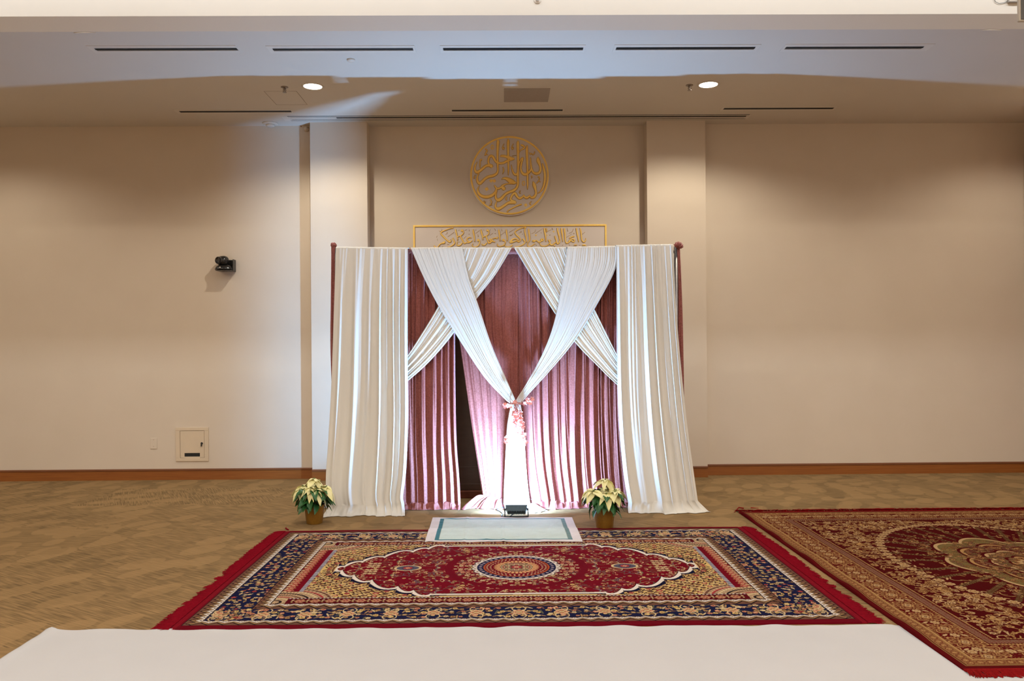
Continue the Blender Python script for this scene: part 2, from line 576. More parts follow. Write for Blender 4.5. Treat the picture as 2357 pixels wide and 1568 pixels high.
bm = bmesh.new(); box(bm, a0, xs, c.y - 0.03, c.y + 0.03, ZC - 0.006, ZC); bm_obj('closed_blade', bm, M_trimw, e)
bm = bmesh.new()
for yy in (-0.084, -0.049, 0.049, 0.084): box(bm, a0 - .02, a1 + .02, c.y + yy - 0.002, c.y + yy + 0.002, ZC - 0.005, ZC)
bm_obj('edge_line', bm, M_slotgrey, e)
e['category'] = 'vent'

for p, lb in zip(DL, ('round lit recessed ceiling downlight above the left half of the curtains', 'round lit recessed ceiling downlight above the right half of the curtains')):
    e = empty('ceiling_downlight', (p.x, p.y, ZC), lb, 'ceiling light', 'lit ceiling downlights')
    bm = bmesh.new(); lathe(bm, [(0.088, 0), (0.108, 0), (0.108, -0.004), (0.092, -0.007), (0.088, -0.004)], 56, Matrix.Translation((p.x, p.y, ZC)), cap=False)
    bm_obj('trim_ring', bm, M_trimw, e, True)
    bm = bmesh.new(); lathe(bm, [(0.089, -0.003), (0.089, -0.001)], 56, Matrix.Translation((p.x, p.y, ZC)))
    bm_obj('diffuser', bm, M_lamp, e)

for (px, py, lb) in [(655, 200.5, 'small pendent fire sprinkler beside the left downlight'), (1587, 196, 'small pendent fire sprinkler beside the right downlight')]:
    p = at_z(px, py, ZC)
    T = Matrix.Translation(p)
    e = empty('fire_sprinkler', p, lb, 'sprinkler', 'ceiling sprinklers')
    bm = bmesh.new(); lathe(bm, [(0.036, 0), (0.036, -0.004), (0.02, -0.012), (0.014, -0.012)], 32, T); bm_obj('escutcheon', bm, M_chrome, e, True)
    bm = bmesh.new(); lathe(bm, [(0.011, -0.01), (0.011, -0.024), (0.007, -0.026), (0.007, -0.04)], 16, T)
    for s in (-1, 1):
        tube(bm, [p + Vector((s * 0.011, 0, -0.02)), p + Vector((s * 0.015, 0, -0.034)), p + Vector((s * 0.004, 0, -0.05))], 0.0028, 6)
    bm_obj('frame', bm, M_chrome, e)
    bm = bmesh.new(); lathe(bm, [(0.004, -0.048), (0.02, -0.05), (0.02, -0.053), (0.002, -0.054)], 20, T); bm_obj('deflector', bm, M_chrome, e)

p = at_z(622, 283.5, ZC)
T = Matrix.Translation(p)
e = empty('smoke_detector', p, 'round white smoke detector on the ceiling near the left pilaster', 'smoke detector')
bm = bmesh.new(); lathe(bm, [(0.085, 0), (0.085, -0.012), (0.078, -0.016), (0.05, -0.02)], 40, T); bm_obj('base', bm, M_trimw, e, True)
bm = bmesh.new(); lathe(bm, [(0.05, -0.019), (0.047, -0.034), (0.035, -0.042), (0.001, -0.044)], 40, T); bm_obj('sensor_head', bm, M_trimw, e, True)

p = at_z(808, 137, ZC)
bm = bmesh.new(); lathe(bm, [(0.036, 0), (0.036, -0.01), (0.03, -0.018), (0.001, -0.02)], 32, Matrix.Translation(p))
tag(bm_obj('ceiling_cover_cap', bm, M_trimw, None, True), 'small white dome cap on the ceiling below the second slot vent', 'cap')
for px, py, lb in [(195, 74.5, 'thin round cover at the ceiling edge above the far left slot vent'), (2276, 72, 'thin round cover at the ceiling edge at the far right')]:
    p = at_z(px, py, ZC)
    bm = bmesh.new()
    M = Matrix.Translation((p.x, YE + 0.014, ZC)) @ Matrix.Diagonal((1, 0.12, 1, 1))
    lathe(bm, [(0.092, 0), (0.088, -0.006), (0.05, -0.008)], 40, M)
    tag(bm_obj('ceiling_speaker_cover', bm, M_trimw, None, True), lb, 'ceiling cover', 'round covers at the ceiling edge')

# flush square patch and access hatch
q0, q1 = at_z(1160, 218, ZC), at_z(1264, 218, ZC)
e = empty('ceiling_hatch_cover', ((q0.x + q1.x) / 2, q0.y, ZC), 'flat grey rectangular cover in the ceiling above the gold disc', 'ceiling panel')
y0, y1 = at_z(1212, 203.5, ZC).y, at_z(1212, 234, ZC).y
bm = bmesh.new(); box(bm, q0.x, q1.x, y0, y1, ZC - 0.006, ZC, 0.002); bm_obj('panel', bm, mat('cover_grey', (0.36, 0.30, 0.25), 0.8, noise=(30, 0.5, (0.38, 0.32, 0.27))), e)
bm = bmesh.new(); a, b = at_z(607, 210, ZC), at_z(720, 241, ZC)
for (x0, x1, yy0, yy1) in [(-0.0, 0.004, a.y, b.y), (b.x - a.x - 0.06, b.x - a.x - 0.056, a.y, b.y), (0, b.x - a.x - 0.06, b.y - 0.003, b.y), (0, b.x - a.x - 0.06, a.y, a.y + 0.003)]:
    box(bm, a.x + x0, a.x + x1, yy0, yy1, ZC - 0.0012, ZC)
tag(bm_obj('ceiling_hatch', bm, mat('hatch_joint', (0.30, 0.22, 0.16), 0.8, noise=(30, 0.5, (0.36, 0.27, 0.2)))), 'flush access hatch outline in the ceiling under the left downlight', 'ceiling hatch')

# fittings on the bright bulkhead face
RX = Matrix.Rotation(PI / 2, 4, 'X')
p = at_y(1237, 0, YF)
bm = bmesh.new(); lathe(bm, [(0.03, 0), (0.03, 0.005), (0.012, 0.01), (0.01, 0.025), (0.016, 0.027), (0.014, 0.031)], 24, Matrix.Translation(p) @ RX)
tag(bm_obj('sidewall_sprinkler', bm, M_trimw), 'small white sprinkler on the bright bulkhead at the top centre', 'sprinkler')
p = at_y(2332, 2, YF)
e = empty('junction_box', p, 'small white junction box with a thin cable, beside the dark display', 'junction box')
bm = bmesh.new(); box(bm, p.x - 0.05, p.x + 0.05, YF - 0.03, YF, p.z - 0.018, p.z + 0.10, 0.003); bm_obj('plate', bm, M_spkedge, e)
bm = bmesh.new(); lathe(bm, [(0.005, 0), (0.005, 0.004)], 12, Matrix.Translation((p.x + .005, YF - .03, p.z)) @ RX); bm_obj('screw', bm, M_blk, e)
bm = bmesh.new(); tube(bm, [at_y(x_, y_, YF - 0.008) for x_, y_ in ((2286, -14), (2291, 4), (2300, 8.3), (2313, 6), (2330, -3))], 0.0022, 6); bm_obj('cable', bm, M_slotgrey, e)
# flat dark panel hung from the raised ceiling, mostly outside the frame
p = at_y(2346, 49, 4.6)
e = empty('hanging_display', (p.x + 0.3, 4.6, p.z), 'flat dark display panel with pale edge hanging at the top right corner', 'display')
bm = bmesh.new(); box(bm, p.x + 0.010, p.x + 0.75, 4.597, 4.606, p.z + 0.010, p.z + 0.46, 0.002); bm_obj('screen', bm, M_spk, e)
bm = bmesh.new(); box(bm, p.x, p.x + 0.76, 4.60, 4.622, p.z, p.z + 0.47, 0.006); bm_obj('casing', bm, M_spkedge, e)
bm = bmesh.new(); tube(bm, [(p.x + .38, 4.611, p.z + .46), (p.x + .38, 4.611, ZU)], 0.02, 12); bm_obj('hanger', bm, M_spk, e)

# sensor in the top corner beside the left pilaster
p = at_y(705.5, 298, YW)
e = empty('corner_sensor', (p.x, YW, p.z), 'small beige wall sensor tucked under the ceiling beside the left pilaster', 'sensor')
M = Matrix.Translation((p.x, YW, p.z)) @ Matrix.Rotation(PI / 2, 4, 'X')
bm = bmesh.new(); lathe(bm, [(0.03, 0), (0.03, 0.01), (0.016, 0.05), (0.001, 0.055)], 24, M); bm_obj('shell', bm, M_wall, e, True)
for dx, dz in ((-.008, .055), (-.062, .035)):
    bm = bmesh.new(); lathe(bm, [(0.006, 0), (0.006, 0.004)], 12, Matrix.Translation((p.x + dx, YW, p.z + dz)) @ Matrix.Rotation(PI / 2, 4, 'X')); bm_obj('screw', bm, M_woodtop, e)

# ------------------------------------------------------------------ things on the left wall
def rect_w(x0, y0, x1, y1, Y=YW):
    a, b = at_y(x0, y0, Y), at_y(x1, y1, Y)
    return a.x, b.x, b.z, a.z


# blank switch plate
x0, x1, z0, z1 = rect_w(346.5, 1008.5, 362, 1033.5)
e = empty('wall_plate', ((x0 + x1) / 2, YW, (z0 + z1) / 2), 'small blank beige wall plate left of the lockable hatch', 'wall plate')
bm = bmesh.new(); box(bm, x0, x1, YW - 0.008, YW, z0, z1, 0.003); bm_obj('plate', bm, M_wall, e)
for zz in (z1 - 0.02, z0 + 0.03):
    bm = bmesh.new(); lathe(bm, [(0.003, 0), (0.003, 0.002)], 10, Matrix.Translation(((x0 + x1) / 2, YW - 0.008, zz)) @ Matrix.Rotation(PI / 2, 4, 'X'))
    bm_obj('screw', bm, M_woodtop, e)
# lockable access hatch with slot
x0, x1, z0, z1 = rect_w(405, 984.5, 481, 1061.5)
e = empty('access_hatch', ((x0 + x1) / 2, YW, (z0 + z1) / 2), 'square cream lockable wall hatch with a dark slot at the bottom', 'wall hatch')
d0, d1, e0, e1 = rect_w(415, 991.5, 471.5, 1054)
bm = bmesh.new()
box(bm, x0, x1, YW - 0.012, YW, z0, e0, 0.002); box(bm, x0, x1, YW - 0.012, YW, e1, z1, 0.002)
box(bm, x0, d0, YW - 0.012, YW, e0, e1); box(bm, d1, x1, YW - 0.012, YW, e0, e1)
bm_obj('frame', bm, M_plate, e)
s0, s1, t0, t1 = rect_w(425.3, 1043, 461, 1051)
bm = bmesh.new()
g = 0.004
box(bm, d0 + g, d1 - g, YW - 0.010, YW - 0.001, t1, e1 - g)
box(bm, d0 + g, s0, YW - 0.010, YW - 0.001, e0 + g, t1); box(bm, s1, d1 - g, YW - 0.010, YW - 0.001, e0 + g, t1)
box(bm, s0, s1, YW - 0.010, YW - 0.001, e0 - 0.002, t0)
dr = bm_obj('door', bm, M_plate, e)
bm = bmesh.new(); box(bm, s0, s1, YW - 0.003, YW - 0.001, t0, t1); bm_obj('slot', bm, M_black, e)
bm = bmesh.new(); p = at_y(465.3, 1020.5, YW)
M = Matrix.Translation((p.x, YW - 0.010, p.z)) @ Matrix.Rotation(PI / 2, 4, 'X')
lathe(bm, [(0.013, 0), (0.013, 0.006), (0.009, 0.008)], 24, M)
box(bm, p.x - 0.0065, p.x + 0.0065, YW - 0.03, YW - 0.016, p.z - 0.034, p.z, 0.003)
bm_obj('lock', bm, M_blk, e)

# wall camera
p = at_y(524, 625, YW)
e = empty('wall_camera', (p.x, YW, p.z), 'black pan and tilt camera bracketed to the left wall', 'camera')
k = YW / FPX
x0, z0 = p.x, p.z
bm = bmesh.new()
box(bm, x0 - 0.01 * 0, x0 + 0.095, YW - 0.006, YW, z0, z0 + 0.13)
box(bm, x0 - 0.08, x0 + 0.095, YW - 0.17, YW, z0 - 0.006, z0 + 0.0)
box(bm, x0 + 0.092, x0 + 0.096, YW - 0.10, YW, z0, z0 + 0.13)
bm_obj('bracket', bm, M_blk, e)
bm = bmesh.new()
M = Matrix.Translation((x0 - 0.01, YW - 0.095, z0 + 0.006)) @ Matrix.Diagonal((1.2, 0.8, 1, 1))
lathe(bm, [(0.07, 0), (0.084, 0.004), (0.083, 0.014), (0.072, 0.042), (0.05, 0.056), (0.03, 0.06)], 48, M)
bm_obj('base', bm, M_blk, e, True)
bm = bmesh.new()
M = Matrix.Translation((x0 - 0.018, YW - 0.10, z0 + 0.112)) @ Matrix.Rotation(math.radians(-20), 4, 'Z')
box(bm, -0.036, 0.036, -0.02, 0.03, -0.062, 0.0, 0.01, M)
lathe(bm, [(0.002, -0.062), (0.03, -0.062), (0.048, -0.05), (0.056, -0.02), (0.056, 0.02), (0.048, 0.045), (0.03, 0.06), (0.002, 0.062)], 40, M @ Matrix.Rotation(PI / 2, 4, 'Y'))
hd = bm_obj('head', bm, M_blk, e, True)
bm = bmesh.new()
lathe(bm, [(0.04, 0), (0.042, 0.07), (0.038, 0.074), (0.034, 0.066), (0.001, 0.064)], 40, M @ Matrix.Translation((-0.012, 0, 0)) @ Matrix.Rotation(PI / 2, 4, 'X'))
bm_obj('lens', bm, M_lens, e, True)
bm = bmesh.new()
lathe(bm, [(0.008, 0), (0.006, 0.003)], 14, Matrix.Translation((x0 - 0.03, YW - 0.166, z0 + 0.03)) @ Matrix.Rotation(PI / 2, 4, 'X'))
bm_obj('indicator', bm, M_trimw, e)

# ------------------------------------------------------------------ gold calligraphy
def ribbon(bm, pts, Y, h, ox, oy, sc, wmul=1.0):
    """pts (crop x, crop y, width) drawn as a domed raised stroke on the plane y = Y."""
    P = crom(pts, 5) if len(pts) > 2 else np.array(pts, float)
    n = len(P)
    prev = None
    for i in range(n):
        a, b = P[max(i - 1, 0)], P[min(i + 1, n - 1)]
        t = np.array([b[0] - a[0], b[1] - a[1]]); t = t / (np.linalg.norm(t) + 1e-9)
        nn = np.array([-t[1], t[0]])
        wd = max(P[i][2], 2) / 2 * wmul
        ring = []
        for s, d in ((-1, 0), (-0.95, 0.75), (-0.5, 0.95), (0, 1), (0.5, 0.95), (0.95, 0.75), (1, 0)):
            q = P[i][:2] + nn * wd * s
            v = at_y(ox + q[0] / sc, oy + q[1] / sc, Y)
            v.y -= h * d * min(1, wd / 8 + 0.3)
            ring.append(bm.verts.new(v))
        if prev:
            for k in range(6): bm.faces.new((prev[k], prev[k + 1], ring[k + 1], ring[k]))
        else:
            bm.faces.new(ring)
        prev = ring
    bm.faces.new(prev[::-1])


def diamond(bm, x, y, r, Y, h, ox, oy, sc):
    top = at_y(ox + x / sc, oy + y / sc, Y); top.y -= h
    vt = bm.verts.new(top)
    vs = []
    for k in range(4):
        a = k * PI / 2 + 0.15
        vs.append(bm.verts.new(at_y(ox + (x + r * math.cos(a)) / sc, oy + (y + r * math.sin(a)) / sc, Y)))
    for k in range(4): bm.faces.new((vt, vs[k], vs[(k + 1) % 4]))


YM = YN - 0.02
cc = at_y(1172.7, 403.8, YM)
RM = 90.6 * YM / FPX
e = empty('calligraphy_medallion', (cc.x, YN, cc.z), 'round gold calligraphy medallion on the wall above the curtains', 'wall art')
T = Matrix.Translation((cc.x, YN - 0.001, cc.z)) @ Matrix.Rotation(PI / 2, 4, 'X')
bm = bmesh.new(); lathe(bm, [(RM + 0.012, 0), (RM + 0.012, 0.02), (0.001, 0.02)], 120, T, cap=False); bm_obj('backing_disc', bm, M_acryl, e)
bm = bmesh.new(); lathe(bm, [(RM - 0.022, 0.02), (RM - 0.019, 0.028), (RM - 0.009, 0.031), (RM - 0.002, 0.028), (RM, 0.02)], 140, T, cap=False); bm_obj('ring', bm, M_gold, e, True)
SM = [
 [(643,165,10),(645,200,46),(640,300,40),(636,450,32),(640,600,32),(643,690,30),(620,745,40),(560,782,46),(480,800,46),(420,835,42),(370,885,46),(330,915,50),(300,890,44),(286,845,34),(292,790,24),(318,740,12)],
 [(820,148,10),(820,200,44),(818,300,38),(820,440,32),(822,600,28),(822,700,22),(820,775,5)],
 [(990,178,10),(986,230,44),(988,400,38),(990,600,36),(985,800,34),(985,930,38),(955,1000,42),(900,1040,44),(820,1070,42),(760,1110,42),(710,1165,50),(655,1200,58),(615,1180,42),(604,1130,30),(615,1080,16),(632,1035,6)],
 [(1147,258,8),(1140,320,38),(1142,450,36),(1150,650,30),(1152,850,28),(1153,950,24),(1150,1022,5)],
 [(1000,388,8),(1040,340,14),(1085,312,28),(1098,285,24),(1065,262,34),(1030,252,14)],
 [(1330,463,12),(1335,520,60),(1362,600,36),(1374,670,34),(1352,728,42),(1300,745,46),(1250,722,36),(1218,655,34),(1205,560,26),(1203,468,10)],
 [(1218,640,26),(1200,690,36),(1160,735,42),(1110,760,46),(1060,732,40),(1038,670,30),(1040,600,28),(1060,520,28),(1068,478,30),(1040,500,24),(1010,570,22),(992,650,26),(985,720,28),(955,765,38),(918,748,34),(895,700,26),(880,645,14),(872,592,5)],
 [(1405,570,14),(1430,660,38),(1450,760,38),(1445,880,38),(1420,980,32),(1380,1045,20),(1325,1087,5)],
 [(680,455,8),(705,442,34),(765,447,42),(830,470,50),(895,490,46),(928,490,22)],
 [(900,505,14),(810,525,36),(740,560,38),(680,568,36),(620,550,36),(588,510,36),(560,458,42),(520,440,38),(488,475,34),(478,540,32),(495,590,30),(530,620,60),(545,640,30)],
 [(550,610,40),(500,605,50),(440,612,42),(390,650,44),(330,700,46),(282,722,50),(250,690,36),(247,640,26),(265,590,16),(288,542,5)],
 [(372,512,26),(345,508,22),(335,560,18),(335,650,8)],
 [(705,848,6),(740,825,28),(800,838,58),(870,880,86),(925,902,56),(965,905,8)],
 [(885,918,18),(800,922,16),(750,938,30),(712,965,36),(740,1000,66),(762,1025,34)],
 [(712,968,30),(665,1000,32),(622,1000,34),(592,962,24),(578,940,8)],
 [(618,1000,28),(600,1060,38),(550,1115,48),(470,1145,54),(390,1140,50),(330,1105,44),(300,1050,34),(302,1000,20),(324,955,5)],
 [(1245,878,10),(1265,940,56),(1288,1020,38),(1295,1090,36),(1262,1148,46),(1210,1155,34),(1183,1112,14)],
 [(1190,1125,20),(1150,1158,42),(1110,1155,34),(1083,1108,14)],
 [(1090,1122,20),(1050,1158,34),(1010,1170,40),(970,1135,36),(940,1085,42),(900,1100,36),(868,1155,32),(868,1200,34),(925,1240,66),(945,1262,34)],
 [(930,1240,44),(880,1242,56),(820,1250,46),(760,1290,44),(700,1330,46),(650,1352,56),(612,1335,40),(600,1290,28),(618,1235,14),(642,1195,5)],
 [(1050,1272,24),(960,1305,22),(880,1345,20),(820,1378,16),(805,1400,12),(822,1410,8)],
 [(728,632,6),(742,690,20),(722,755,6)], [(1212,785,18),(1230,800,12),(1218,828,6)],
 [(748,230,5),(722,290,11),(735,328,15),(752,300,8),(735,290,8)], [(908,230,5),(880,290,11),(893,328,15),(910,300,8),(893,290,8)],
 [(428,318,12),(456,350,22),(436,390,16),(418,435,8),(445,415,10),(472,420,8)],
 [(1185,380,8),(1198,415,12),(1222,398,10),(1240,420,12),(1266,402,14),(1276,365,8)],
 [(1335,795,24),(1356,828,14),(1340,868,12),(1305,915,10)], [(1325,900,10),(1345,872,12),(1375,890,8)],
 [(1028,1035,8),(1014,1070,14),(1036,1088,6)], [(798,1140,6),(783,1180,18),(796,1208,6)],
 [(508,1185,10),(532,1240,18),(495,1305,8)], [(500,1290,10),(545,1282,8)], [(398,1212,8),(410,1250,12),(425,1225,6)],
 [(1220,1222,6),(1192,1258,14),(1212,1288,6)], [(255,768,6),(230,820,14),(250,822,6)], [(885,446,3),(960,432,4)],
]
bm = bmesh.new()
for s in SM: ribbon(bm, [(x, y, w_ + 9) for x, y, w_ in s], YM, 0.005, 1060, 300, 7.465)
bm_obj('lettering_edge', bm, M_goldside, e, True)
bm = bmesh.new()
for s in SM: ribbon(bm, s, YM, 0.014, 1060, 300, 7.465)
for (x, y, rx, ry, wd) in ((1083, 912, 20, 36, 15), (547, 290, 20, 34, 16)):
    ribbon(bm, [(x + rx * math.cos(a * PI / 6), y + ry * math.sin(a * PI / 6), wd) for a in range(13)], YM, 0.009, 1060, 300, 7.465)
for (x, y, r) in ((526, 868, 38), (580, 868, 38), (450, 1010, 42), (1120, 1285, 36)): diamond(bm, x, y, r, YM, 0.012, 1060, 300, 7.465)
bm_obj('lettering', bm, M_gold, e, True)

# verse panel, lower half hidden behind the curtains
a, b = at_y(951, 519, YM), at_y(1396, 516, YM)
zt, zb = (a.z + b.z) / 2, (a.z + b.z) / 2 - 0.62
e = empty('verse_plaque', ((a.x + b.x) / 2, YN, zb), 'wide gold framed calligraphy panel half hidden behind the curtain top', 'wall art')
bm = bmesh.new(); box(bm, a.x, b.x, YM, YN - 0.001, zb, zt); bm_obj('backing_board', bm, M_acryl, e)
bm = bmesh.new(); fw = 0.021
box(bm, a.x, b.x, YM - 0.012, YM, zt - fw, zt, 0.004); box(bm, a.x, b.x, YM - 0.012, YM, zb, zb + fw, 0.004)
box(bm, a.x, a.x + fw, YM - 0.0121, YM, zb, zt, 0.004); box(bm, b.x - fw, b.x, YM - 0.0121, YM, zb, zt, 0.004)
bm_obj('frame', bm, M_gold, e)
BL_ = [
 [(1015,150,26),(960,155,18),(860,190,20),(760,230,24),(735,275,26),(790,340,30),(860,410,28),(930,465,32),(960,440,24),(955,405,14)],
 [(830,480,36),(780,490,40),(830,450,24)], [(790,485,34),(720,510,22),(680,560,20),(640,590,16),(600,575,28),(580,540,10)],
 [(1000,370,22),(1025,430,28),(1045,480,26),(1010,530,26),(940,570,22),(880,580,14)],
 [(1068,178,22),(1078,240,30),(1100,330,24),(1115,430,12)],
 [(1190,205,20),(1215,190,26),(1235,215,26),(1245,260,20),(1200,310,20),(1120,345,20),(1100,350,14)], [(1190,215,26),(1230,222,18)],
 [(1175,325,24),(1215,410,26),(1265,495,26),(1310,475,20)],
 [(1215,480,22),(1180,530,26),(1130,550,24),(1095,520,20),(1110,450,14)],
 [(1425,375,14),(1370,360,22),(1325,400,26),(1345,440,26),(1400,465,26),(1440,430,12)], [(1310,475,20),(1360,480,24),(1400,465,20)],
 [(1465,178,20),(1470,240,32),(1490,340,24),(1500,460,12)],
 [(1555,430,22),(1585,410,30),(1610,450,24),(1605,500,20),(1575,555,22),(1500,580,20),(1445,550,18),(1455,500,10)], [(1560,435,24),(1600,445,20)],
 [(1640,180,20),(1650,240,34),(1675,330,26),(1685,420,12)],
 [(1765,205,22),(1790,190,26),(1815,215,26),(1820,270,20),(1780,315,20),(1700,350,20),(1660,365,12)], [(1770,210,28),(1805,218,20)],
 [(1755,335,22),(1790,420,26),(1820,490,30),(1870,475,24)], [(1960,465,24),(1900,450,26),(1840,425,28),(1860,400,20),(1910,440,22),(1830,475,24)],
 [(2018,345,22),(2005,385,22),(1965,370,18),(1935,385,18),(1900,385,16)],
 [(1770,480,22),(1730,530,26),(1680,535,22),(1655,505,16)],
 [(2040,180,20),(2050,240,34),(2065,340,24),(2072,450,12)],
 [(2120,430,22),(2150,410,30),(2175,440,26),(2190,480,20),(2150,540,22),(2070,565,22),(2015,545,20),(2012,500,10)], [(2125,435,26),(2160,440,20)],
 [(2212,180,20),(2218,250,30),(2235,350,24),(2235,440,12)],
 [(2352,530,20),(2290,575,22),(2200,570,18),(2180,530,14)], [(2352,440,26),(2320,470,20),(2352,480,20)],
]
BR_ = [
 [(405,140,20),(380,130,22),(300,150,20),(200,195,22),(150,245,26),(190,310,30),(250,370,26),(275,420,24),(235,465,24),(190,440,24),(130,460,26),(60,480,28),(40,460,24),(110,400,30),(180,395,26),(235,435,22)],
 [(385,140,18),(370,185,22),(385,290,26),(405,380,22),(420,480,12)],
 [(325,385,20),(350,425,26),(375,470,22),(330,525,22),(240,565,20),(150,575,14)],
 [(460,170,26),(465,240,30),(480,340,26),(480,430,20),(440,490,14),(440,560,20),(520,560,20),(600,500,12)],
 [(560,425,24),(600,440,30),(640,430,24),(690,470,28),(730,450,26),(790,420,26),(770,395,24),(735,415,26),(780,445,20)], [(560,425,24),(550,450,22),(600,460,20)],
 [(815,150,30),(825,240,34),(845,350,26),(850,460,12)], [(855,155,20),(868,190,22),(862,240,12)],
 [(910,410,24),(925,450,24),(960,420,20)], [(935,450,22),(945,510,28),(990,535,30),(1060,480,22),(1085,470,20)], [(930,500,20),(870,550,22),(780,560,22),(725,530,18),(710,490,12)],
 [(1050,325,20),(1075,400,28),(1095,470,26),(1110,505,28),(1150,480,24),(1160,430,20)],
 [(1112,150,26),(1118,220,30),(1145,320,28),(1165,430,20)], [(1200,155,30),(1205,230,32),(1220,340,26),(1230,460,12)],
 [(1265,155,26),(1275,240,30),(1285,350,26),(1290,440,24),(1320,490,30),(1380,460,28),(1430,400,26),(1490,410,24),(1480,465,26),(1400,430,24),(1360,450,20)], [(1380,385,22),(1430,350,26),(1495,335,22)],
 [(1540,150,28),(1550,240,30),(1575,350,28),(1590,470,12)],
 [(1625,150,20),(1640,230,28),(1650,330,26),(1665,430,26),(1710,465,28),(1745,430,20),(1750,375,8)],
 [(1485,540,18),(1530,530,24),(1550,545,14)], [(1670,540,24),(1720,535,34),(1760,550,18)], [(1035,540,24),(1060,565,24)],
]
bm = bmesh.new()
for ox_, grp in ((940, BL_), (1170, BR_)):
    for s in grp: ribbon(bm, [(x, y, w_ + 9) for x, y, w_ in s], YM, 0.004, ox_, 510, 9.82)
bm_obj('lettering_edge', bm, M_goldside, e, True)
bm = bmesh.new()
for s in BL_: ribbon(bm, s, YM, 0.010, 940, 510, 9.82)
for s in BR_: ribbon(bm, s, YM, 0.010, 1170, 510, 9.82)
diamond(bm, 625, 310, 26, YM, 0.006, 1170, 510, 9.82); diamond(bm, 1025, 228, 24, YM, 0.006, 1170, 510, 9.82); diamond(bm, 880, 310, 16, YM, 0.005, 1170, 510, 9.82)
bm_obj('lettering', bm, M_gold, e, True)
TL = [[(890,345,8),(1035,240,10)],[(690,210,10),(730,225,12),(755,190,12),(745,165,8)],[(835,290,8),(880,260,12),(860,235,8)],[(655,320,6),(635,360,10)],[(655,390,8),(658,435,6)],
 [(1270,205,10),(1325,180,10)],[(1370,170,8),(1380,220,12)],[(1360,290,18),(1385,285,12)],[(1250,385,8),(1310,330,10)],[(1520,270,8),(1605,205,10)],[(1530,170,8),(1520,210,8)],
 [(1570,290,8),(1580,345,14)],[(1840,315,8),(1905,265,10)],[(1855,170,8),(1845,205,8)],[(1945,160,10),(1975,205,12)],[(1950,275,14),(1975,270,12)],[(2090,305,8),(2190,235,10)],[(2100,165,8),(2120,215,12)],
 [(2280,240,8),(2352,200,10)],[(2290,310,10),(2335,300,14)],[(1140,470,12),(1165,462,10)],[(770,580,10),(780,550,8)],[(1150,180,8),(1135,215,8)],[(1700,180,8),(1708,210,8)],[(880,520,14),(920,518,12)]]
TR = [[(20,245,8),(175,155,10)],[(30,320,10),(70,315,12),(105,275,12)],[(230,265,8),(295,240,12),(275,215,10)],[(315,285,16),(330,280,12)],[(525,275,8),(590,245,10),(620,180,10)],[(610,275,8),(780,155,10)],
 [(735,255,14),(755,262,10)],[(860,240,8),(975,180,10)],[(985,150,10),(1010,190,12)],[(930,310,14),(955,300,12)],[(1330,155,10),(1345,225,12)],[(1370,270,8),(1440,235,10),(1475,165,14)],
 [(1315,360,8),(1430,285,10)],[(1470,270,20),(1500,270,12)],[(1665,295,8),(1730,240,10)],[(1220,550,10),(1240,525,8)],[(1370,520,8),(1385,550,10)],[(1620,520,8),(1610,555,8)],[(640,545,12),(620,520,8)]]
for ox_, grp in ((940, TL), (1170, TR)):
    for s in grp:
        bm = bmesh.new(); ribbon(bm, s, YM, 0.004, ox_, 510, 9.82); bm_obj('vowel_mark', bm, M_goldd, e, True)

# ------------------------------------------------------------------ curtain stand
def poly_at(pts, t, Y):
    """pixel polyline (px, py) at height parameter -> world points on y=Y, t in 0..1 over arc length."""
    P = crom(pts, 12)
    d = np.r_[0, np.cumsum(np.hypot(*np.diff(P, axis=0).T))]
    d /= d[-1]
    xs = np.interp(t, d, P[:, 0]); ys = np.interp(t, d, P[:, 1])
    return np.array([list(at_y(x, y, Y)) for x, y in zip(xs, ys)])


def folds(nu, nv, n, seed, drift=0.35, top=0.3, grow=0.35, vary=1.3, custom=None):
    """returns (phase, amp) fields of shape nv,nu, amp in 0..1"""
    r = np.random.RandomState(seed)
    def bounds():
        wd = 0.28 + r.rand(n) ** vary * 2.6
        b = np.r_[0, np.cumsum(wd)]
        return b / b[-1]
    b0 = bounds(); b1 = b0 * (1 - drift) + bounds() * drift
    am = 0.12 + 0.88 * r.rand(n) ** 1.3
    am2 = 0.12 + 0.88 * r.rand(n) ** 1.3
    if custom is not None:
        b0, b1, am = (np.array(q, float) for q in custom)
        am2 = am
    u = np.linspace(0, 1, nu); v = np.linspace(0, 1, nv)
    ph = np.stack([np.interp(u, b0 * (1 - t) + b1 * t, np.arange(n + 1)) for t in v])
    amp = np.interp(ph.ravel(), np.arange(n) + 0.5, am).reshape(ph.shape)
    amp2 = np.interp(ph.ravel(), np.arange(n) + 0.5, am2).reshape(ph.shape)
    amp = amp + (amp2 - amp) * (drift * v ** 1.3)[:, None]
    amp *= (top + (1 - top) * np.clip(v / max(grow, 1e-3), 0, 1) ** 0.8)[:, None]
    return ph, amp


def prof(ph, k=1.5):
    f = ph - np.floor(ph)
    return np.abs(np.sin(PI * f)) ** k


